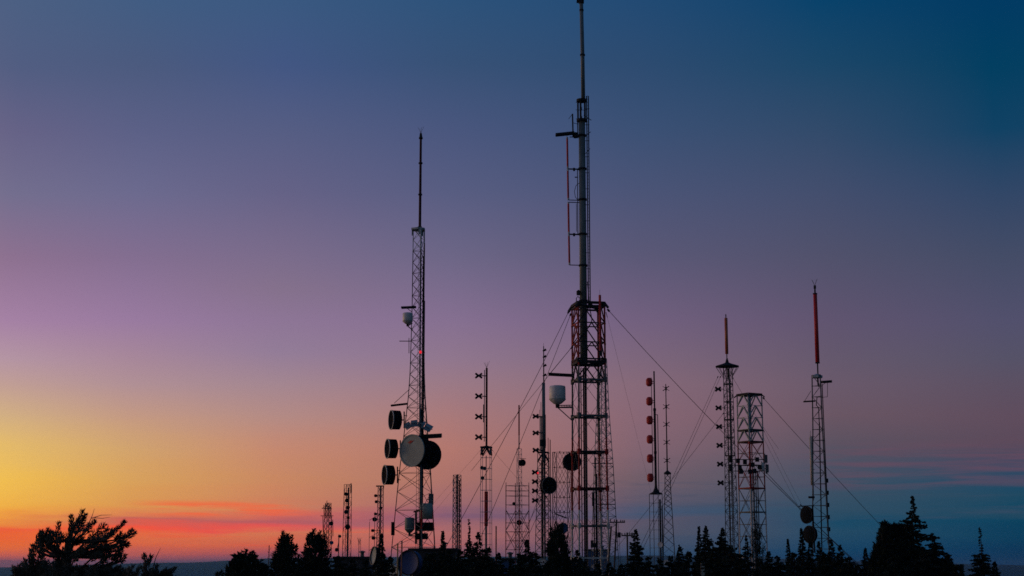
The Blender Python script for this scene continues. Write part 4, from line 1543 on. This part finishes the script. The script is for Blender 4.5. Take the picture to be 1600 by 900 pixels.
# low firs that close the treeline along the bottom edge: a few kinds, copied
protos = []
LOW = [(408, 884, 70, "between the first two ragged black trees"), (470, 876, 72, "between the two ragged trees at left"),
       (528, 872, 84, "in front of the low dark hut's left end"), (551, 876, 80, "in front of the low dark hut's middle"), (572, 878, 82, "in front of the low dark hut's right end"),
       (598, 868, 86, "left of the two posts by the blue dish"), (610, 874, 97, "below the drum tower's left leg"), (668, 868, 99, "right of the blue dish before the flat roofed hut"),
       (678, 866, 90, "before the flat roofed hut below the drum tower's right leg"), (702, 862, 94, "below the plain narrow lattice tower"), (719, 862, 92, "between the plain lattice and the bare tipped spire fir"),
       (756, 862, 88, "below the four butterfly mast"), (800, 878, 84, "before the small blue hut"), (813, 868, 92, "below the red scaffold's middle"),
       (835, 866, 96, "left of the white ribbed dish"), (851, 893, 80, "below the white ribbed dish"), (893, 876, 86, "under the tallest tower's left legs"), (914, 880, 88, "under the tallest tower's pole cables"),
       (934, 884, 86, "under the tallest tower's right leg"), (952, 882, 88, "below the leaning pole without crossbar"), (970, 884, 88, "below the leaning pole with crossbar"),
       (1013, 872, 98, "below the red drum mast"), (1030, 876, 94, "between the red drum mast and the spiky mast"), (1048, 872, 98, "below the spiky mast"),
       (1076, 866, 100, "between the spiky mast and the thin pointed fir"), (1115, 858, 104, "between the thin pointed firs and the umbrella topped mast"), (1142, 856, 106, "under the umbrella topped mast"),
       (1155, 868, 100, "between the umbrella topped mast and the box tower"), (1186, 880, 94, "under the box tower's white leg"), (1214, 872, 100, "left of the needle shaped fir"),
       (1241, 868, 104, "between the needle shaped fir and the two grey dishes"), (1288, 866, 100, "under the red column tower's right leg"), (1340, 884, 96, "left of the slim lone fir"),
       (1366, 876, 92, "below the blunt topped tree's left side"), (1396, 872, 84, "below the blunt topped tree's middle"), (1442, 866, 84, "below the tallest pointed fir's right side"), (1492, 888, 92, "at the right end of the long dark tree group")]
for i, (px, yt, D, where) in enumerate(LOW):
    if i < 6:
        protos.append(fir("low dark fir " + where, px, yt, D, 13 + (i % 3) * 2, 70 + i, ragged=.35, group="low firs along the bottom edge"))
        continue
    p = protos[i % 6]
    X = xof(px, yt, D)
    r = p.root.copy()
    col.objects.link(r)
    r.location = (X, D, ground(X, D))
    h = zof(yt, D) - ground(X, D)
    h0 = p.z(LOW[i % 6][1])
    k = h / h0
    r.scale = (max(k, .85) * 1.02, max(k, .85) * .97, k)
    r.rotation_euler = (0, 0, (i * 2.39996) % 6.283)
    r["label"] = "low dark fir " + where
    for ch in p.root.children:
        c = ch.copy()
        col.objects.link(c)
        c.parent = r

# ================================================================== terrain, hills, haze
def sheet(name, radii, naz, hfun, key):
    V, Fc = [], []
    for r in radii:
        for j in range(naz):
            a = 2 * math.pi * j / naz
            x, y = r * math.sin(a), r * math.cos(a)
            V.append((x, y, hfun(x, y, r)))
    for i in range(len(radii) - 1):
        for j in range(naz):
            k = (j + 1) % naz
            Fc.append((i * naz + j, i * naz + k, (i + 1) * naz + k, (i + 1) * naz + j))
    b = len(V)
    if radii[0] < 5:
        V.append((0, 0, hfun(0, 0, 0)))
        for j in range(naz):
            Fc.append((b, (j + 1) % naz, j))
    me = bpy.data.meshes.new(name)
    me.from_pydata(V, [], Fc)
    me.materials.append(MATS[key])
    me.shade_smooth()
    o = bpy.data.objects.new(name, me)
    col.objects.link(o)
    o["kind"] = "structure"
    return o


mat("summit_soil", (.075, .07, .05), .95, 0, .45, .35, second=(.03, .036, .022))
mat("hill_forest", (.05, .062, .05), .95, 0, .4, .0008, second=(.03, .04, .034))


def gz(x, y, r):
    z = ground(x, y)
    if r > 3: z += .22 * min(1, r / 30) * noise.noise(Vector((x * .09, y * .09, 1.3))) - .12
    return z


rad = [2]
while rad[-1] < 31000: rad.append(rad[-1] * 1.13)
sheet("terrain", rad, 160, gz, "summit_soil")


def hz(x, y, r):
    q = min(1, max(0, (r - 4600) / 4600))
    q = q * q * (3 - 2 * q)
    back = 1 if r < 9800 else max(.55, 1 - (r - 9800) / 14000)
    a = math.atan2(x, y)
    px = 800 + F * math.tan(max(-.7, min(.7, a)))
    crest = np.interp(px, [-400, 0, 90, 200, 320, 440, 600, 900, 1000, 1200, 1350, 1500, 1600, 2000],
                      [888, 887, 884, 880.5, 878.5, 872, 871, 869, 868, 873, 878, 881, 884, 888])
    top = 1.7 + 9300 * math.tan((450 - crest + 431.8) / F * .97)
    n = noise.fractal(Vector((x * .00022, y * .00022, 4.1)), 1.0, 2.1, 5)
    n2 = noise.fractal(Vector((math.sin(a) * 38, math.cos(a) * 38, 2.2)), .9, 2.1, 4)
    return -705 + q * (705 + (top + 3 * n2)) * back + q * (1 - q) * 300 * n - (1 - back) * 60


hr = [4400 + i * 280 for i in range(22)] + [10800 + i * 1200 for i in range(14)]
sheet("hills", hr, 720, hz, "hill_forest")

me = bpy.data.meshes.new("haze")
B, zt, zb = 31500.0, 66.0, -760.0
me.from_pydata([(x, y, z) for z in (zb, zt) for y in (-B, B) for x in (-B, B)], [],
               [(0, 2, 3, 1), (4, 5, 7, 6), (0, 1, 5, 4), (2, 6, 7, 3), (0, 4, 6, 2), (1, 3, 7, 5)])
hm = bpy.data.materials.new("haze_air")
hm.use_nodes = True
nt = hm.node_tree
nt.nodes.clear()
out = nt.nodes.new("ShaderNodeOutputMaterial")
pv = nt.nodes.new("ShaderNodeVolumePrincipled")
pv.inputs["Color"].default_value = (.2, .6, .95, 1)
pv.inputs["Density"].default_value = 5.0e-5
pv.inputs["Anisotropy"].default_value = 0.45
nt.links.new(pv.outputs["Volume"], out.inputs["Volume"])
me.materials.append(hm)
hazeo = bpy.data.objects.new("haze", me)
col.objects.link(hazeo)
hazeo["kind"] = "stuff"

# ================================================================== sky
SUN_AZ, SUN_EL = R(-48.0), R(1.0)
w = bpy.data.worlds.new("World")
scene.world = w
w.use_nodes = True
nt = w.node_tree
nt.nodes.clear()
N = nt.nodes.new
LK = nt.links.new


def math_node(op, a, b=None, clamp=False):
    n = N("ShaderNodeMath")
    n.operation = op
    n.use_clamp = clamp
    for i, v in enumerate((a, b)):
        if v is None: continue
        if isinstance(v, (int, float)): n.inputs[i].default_value = v
        else: LK(v, n.inputs[i])
    return n.outputs[0]


tc = N("ShaderNodeTexCoord")
sep = N("ShaderNodeSeparateXYZ")
LK(tc.outputs["Generated"], sep.inputs[0])
X, Y, Z = sep.outputs
az = math_node("MULTIPLY", math_node("ARCTAN2", X, Y), 180 / math.pi)
el = math_node("MULTIPLY", math_node("ARCSINE", Z), 180 / math.pi)
# thin cloud streaks: the colour bands are bent by stretched noise near the horizon
mp = N("ShaderNodeMapping")
mp.inputs["Scale"].default_value = (5.0, 5.0, 60.0)
LK(tc.outputs["Generated"], mp.inputs["Vector"])
nz = N("ShaderNodeTexNoise")
nz.inputs["Scale"].default_value = 2.2
nz.inputs["Detail"].default_value = 5
nz.inputs["Roughness"].default_value = .55
LK(mp.outputs[0], nz.inputs["Vector"])
low = N("ShaderNodeMapRange")
low.inputs["From Min"].default_value = 6.5
low.inputs["From Max"].default_value = 2.5
low.inputs["To Min"].default_value = 0.0
low.inputs["To Max"].default_value = 1.0
LK(el, low.inputs["Value"])
warp = math_node("MULTIPLY", math_node("SUBTRACT", nz.outputs["Fac"], .5), math_node("MULTIPLY", low.outputs[0], .85))
elw = math_node("ADD", el, warp)
tpos = math_node("SQRT", math_node("DIVIDE", math_node("ADD", elw, 1.0), 23.0, True))


def elev(px, py):
    c = ray(px, py)
    return math.degrees(math.asin(c[2] / math.sqrt(c[0] ** 2 + c[1] ** 2 + c[2] ** 2)))


def azim(px, py=650):
    c = ray(px, py)
    return math.degrees(math.atan2(c[0], c[1]))


COLS = [
    (0, [(0, (75, 95, 130)), (100, (81, 93, 129)), (200, (101, 98, 134)), (300, (115, 110, 142)), (400, (141, 113, 144)), (500, (166, 130, 165)), (560, (182, 150, 164)), (600, (195, 160, 150)), (650, (214, 178, 130)), (700, (233, 190, 105)), (750, (247, 195, 80)), (795, (249, 180, 66)), (818, (246, 140, 58)), (826, (248, 95, 52)), (836, (250, 102, 40)), (852, (251, 112, 38)), (868, (240, 105, 70)), (882, (205, 95, 95))]),
    (200, [(0, (65, 92, 130)), (100, (75, 90, 126)), (200, (91, 96, 134)), (300, (108, 106, 142)), (400, (131, 110, 144)), (500, (154, 123, 160)), (600, (178, 145, 150)), (650, (198, 155, 132)), (700, (213, 166, 110)), (750, (222, 165, 90)), (790, (226, 155, 80)), (806, (228, 138, 80)), (814, (205, 102, 86)), (824, (254, 86, 56)), (832, (240, 116, 64)), (850, (236, 106, 60)), (866, (215, 98, 80)), (880, (190, 90, 95))]),
    (430, [(0, (58, 88, 128)), (100, (66, 86, 130)), (200, (85, 93, 131)), (300, (101, 98, 134)), (400, (123, 108, 139)), (450, (133, 113, 140)), (500, (142, 118, 150)), (550, (148, 125, 152)), (600, (165, 135, 145)), (650, (182, 140, 133)), (700, (200, 138, 112)), (750, (205, 138, 98)), (790, (212, 128, 92)), (803, (218, 105, 88)), (816, (185, 92, 98)), (826, (236, 86, 80)), (832, (222, 120, 80)), (850, (220, 102, 72)), (866, (185, 85, 88)), (880, (150, 85, 100))]),
    (700, [(0, (45, 82, 122)), (100, (55, 81, 118)), (200, (73, 86, 125)), (300, (88, 93, 129)), (400, (109, 102, 134)), (500, (134, 112, 145)), (560, (145, 119, 142)), (600, (156, 122, 134)), (650, (170, 122, 122)), (700, (180, 120, 110)), (750, (174, 115, 106)), (790, (160, 105, 110)), (808, (135, 92, 115)), (817, (165, 104, 110)), (832, (184, 110, 106)), (850, (178, 105, 105)), (875, (135, 90, 108))]),
    (1000, [(0, (34, 74, 115)), (100, (45, 75, 112)), (200, (59, 80, 116)), (300, (75, 84, 118)), (400, (91, 88, 118)), (500, (114, 96, 126)), (560, (125, 102, 123)), (600, (134, 105, 120)), (650, (136, 103, 116)), (700, (130, 100, 112)), (750, (112, 93, 104)), (785, (92, 86, 105)), (802, (68, 84, 112)), (812, (92, 84, 102)), (835, (84, 84, 102)), (858, (60, 78, 104)), (880, (30, 66, 104))]),
    (1300, [(0, (8, 66, 106)), (100, (27, 70, 104)), (200, (49, 74, 106)), (300, (67, 78, 109)), (400, (81, 81, 107)), (500, (96, 84, 111)), (560, (101, 88, 108)), (600, (106, 89, 106)), (650, (106, 86, 99)), (690, (92, 82, 96)), (730, (70, 80, 98)), (770, (55, 78, 98)), (800, (46, 76, 98)), (812, (20, 72, 100)), (830, (34, 74, 100)), (860, (10, 64, 98)), (880, (0, 58, 98))]),
    (1580, [(0, (0, 58, 98)), (100, (1, 62, 96)), (200, (15, 65, 99)), (300, (49, 70, 102)), (400, (68, 76, 102)), (500, (82, 80, 108)), (560, (86, 82, 103)), (600, (92, 80, 98)), (650, (96, 77, 93)), (690, (92, 74, 90)), (720, (68, 72, 95)), (750, (20, 72, 100)), (775, (32, 72, 96)), (785, (12, 70, 96)), (800, (34, 72, 95)), (815, (4, 66, 94)), (850, (0, 56, 88)), (880, (0, 48, 84))]),
]


def ramp(stops):
    r = N("ShaderNodeValToRGB")
    cr = r.color_ramp
    cr.interpolation = "LINEAR"
    st = sorted(stops)
    cr.elements[0].position = st[0][0]
    cr.elements[0].color = (*s2l(st[0][1]), 1)
    cr.elements[1].position = st[-1][0]
    cr.elements[1].color = (*s2l(st[-1][1]), 1)
    for p, c in st[1:-1]:
        e = cr.elements.new(p)
        e.color = (*s2l(c), 1)
    LK(tpos, r.inputs["Fac"])
    return r.outputs["Color"]


def pos(e):
    return math.sqrt(max(0, min(1, (e + 1) / 23.0)))


columns = [(azim(px), ramp([(pos(elev(px, y)), c) for y, c in rows])) for px, rows in COLS]


def simple(stops):
    return ramp([(pos(e), c) for e, c in stops])


behind = simple([(-.5, (40, 56, 70)), (3, (64, 78, 86)), (9, (72, 86, 94)), (21, (54, 78, 100))])
glow = simple([(-.5, (225, 120, 70)), (1.5, (255, 150, 60)), (4, (255, 205, 110)), (9, (225, 180, 150)), (21, (105, 112, 148))])
leftc = simple([(-.5, (170, 110, 95)), (3, (220, 165, 120)), (9, (170, 145, 160)), (21, (95, 108, 145))])
rightc = simple([(-.5, (0, 40, 75)), (3, (15, 62, 92)), (9, (70, 76, 100)), (21, (10, 58, 98))])
allc = [(-180.0, behind), (-110.0, leftc), (-42.0, glow)] + columns + [(60.0, rightc), (180.0, behind)]
cur = allc[0][1]
for (a0, _), (a1, c1) in zip(allc, allc[1:]):
    f = N("ShaderNodeMapRange")
    f.interpolation_type = "LINEAR"
    f.inputs["From Min"].default_value = a0
    f.inputs["From Max"].default_value = a1
    LK(az, f.inputs["Value"])
    m = N("ShaderNodeMix")
    m.data_type = "RGBA"
    LK(f.outputs[0], m.inputs[0])
    LK(cur, m.inputs[6])
    LK(c1, m.inputs[7])
    cur = m.outputs[2]
# towards the zenith everything runs into deep dusk blue
zen = N("ShaderNodeMapRange")
zen.inputs["From Min"].default_value = 20.5
zen.inputs["From Max"].default_value = 70
LK(el, zen.inputs["Value"])
mz = N("ShaderNodeMix")
mz.data_type = "RGBA"
LK(zen.outputs[0], mz.inputs[0])
LK(cur, mz.inputs[6])
mz.inputs[7].default_value = (*s2l((40, 62, 98)), 1)
# thin torn streaks of cloud: red ones left of the towers, dusky pink ones far right
mp2 = N("ShaderNodeMapping")
mp2.inputs["Scale"].default_value = (7.0, 7.0, 150.0)
mp2.inputs["Location"].default_value = (3.1, .7, 1.9)
LK(tc.outputs["Generated"], mp2.inputs["Vector"])
nz2 = N("ShaderNodeTexNoise")
nz2.inputs["Scale"].default_value = 1.7
nz2.inputs["Detail"].default_value = 6
nz2.inputs["Roughness"].default_value = .6
nz2.inputs["Distortion"].default_value = .3
LK(mp2.outputs[0], nz2.inputs["Vector"])


def window(v, a, b, c, d):
    """0 below a, 1 from b to c, 0 above d"""
    o = []
    for x0, x1 in ((a, b), (d, c)):
        r = N("ShaderNodeMapRange")
        r.interpolation_type = "SMOOTHSTEP"
        r.inputs["From Min"].default_value = min(x0, x1)
        r.inputs["From Max"].default_value = max(x0, x1)
        if x0 > x1:
            r.inputs["To Min"].default_value, r.inputs["To Max"].default_value = 1, 0
        LK(v, r.inputs["Value"])
        o.append(r.outputs[0])
    return math_node("MULTIPLY", *o)


def streak(cur_, aw, ew, lo, hi, amount, c):
    st = N("ShaderNodeMapRange")
    st.interpolation_type = "SMOOTHSTEP"
    st.inputs["From Min"].default_value = lo
    st.inputs["From Max"].default_value = hi
    LK(nz2.outputs["Fac"], st.inputs["Value"])
    f_ = math_node("MULTIPLY", math_node("MULTIPLY", st.outputs[0], amount), math_node("MULTIPLY", window(az, *aw), window(el, *ew)))
    m_ = N("ShaderNodeMix")
    m_.data_type = "RGBA"
    LK(f_, m_.inputs[0])
    LK(cur_, m_.inputs[6])
    m_.inputs[7].default_value = (*s2l(c), 1)
    return m_.outputs[2]


skyc = streak(mz.outputs[2], (-14.5, -12, -9, -6.5), (1.6, 1.85, 2.1, 2.35), .40, .58, .75, (250, 98, 58))
skyc = streak(skyc, (-20, -17, -4, 1), (.45, .7, 1.1, 1.35), .52, .66, .4, (250, 84, 52))
skyc = streak(skyc, (9, 13, 22, 30), (2.5, 2.9, 3.9, 4.5), .36, .66, .52, (112, 74, 92))
skyc = streak(skyc, (-3, 8, 22, 30), (1.4, 1.8, 2.9, 3.3), .52, .66, .4, (62, 74, 97))
bg = N("ShaderNodeBackground")
LK(skyc, bg.inputs["Color"])
bg.inputs["Strength"].default_value = 1.0
sky = N("ShaderNodeTexSky")
sky.sky_type = "NISHITA"
sky.sun_disc = False
sky.sun_elevation = SUN_EL
sky.sun_rotation = SUN_AZ
sky.altitude = 2000
bg2 = N("ShaderNodeBackground")
LK(sky.outputs["Color"], bg2.inputs["Color"])
bg2.inputs["Strength"].default_value = 0.0008
add = N("ShaderNodeAddShader")
LK(bg.outputs[0], add.inputs[0])
LK(bg2.outputs[0], add.inputs[1])
wo = N("ShaderNodeOutputWorld")
LK(add.outputs[0], wo.inputs["Surface"])

# afterglow: one very weak, very soft warm sun at the horizon left of the frame
sl = bpy.data.lights.new("sun", "SUN")
sl.energy = .5
sl.angle = R(12)
sl.color = (1, .62, .36)
so = bpy.data.objects.new("sun", sl)
d = Vector((math.sin(R(-72)) * math.cos(R(3)), math.cos(R(-72)) * math.cos(R(3)), math.sin(R(3))))
so.rotation_euler = d.to_track_quat("Z", "Y").to_euler()
so.location = (-40, 20, 60)
col.objects.link(so)

vs = scene.view_settings
vs.view_transform = "Standard"
vs.look = "None"
vs.exposure = 0
vs.gamma = 1
vs.use_curve_mapping = False
scene.render.engine = "CYCLES"
scene.cycles.use_denoising = False
scene.cycles.max_bounces = 5
scene.cycles.diffuse_bounces = 2
scene.cycles.volume_bounces = 1
scene.cycles.pixel_filter_type = "BLACKMAN_HARRIS"
scene.cycles.filter_width = 1.6
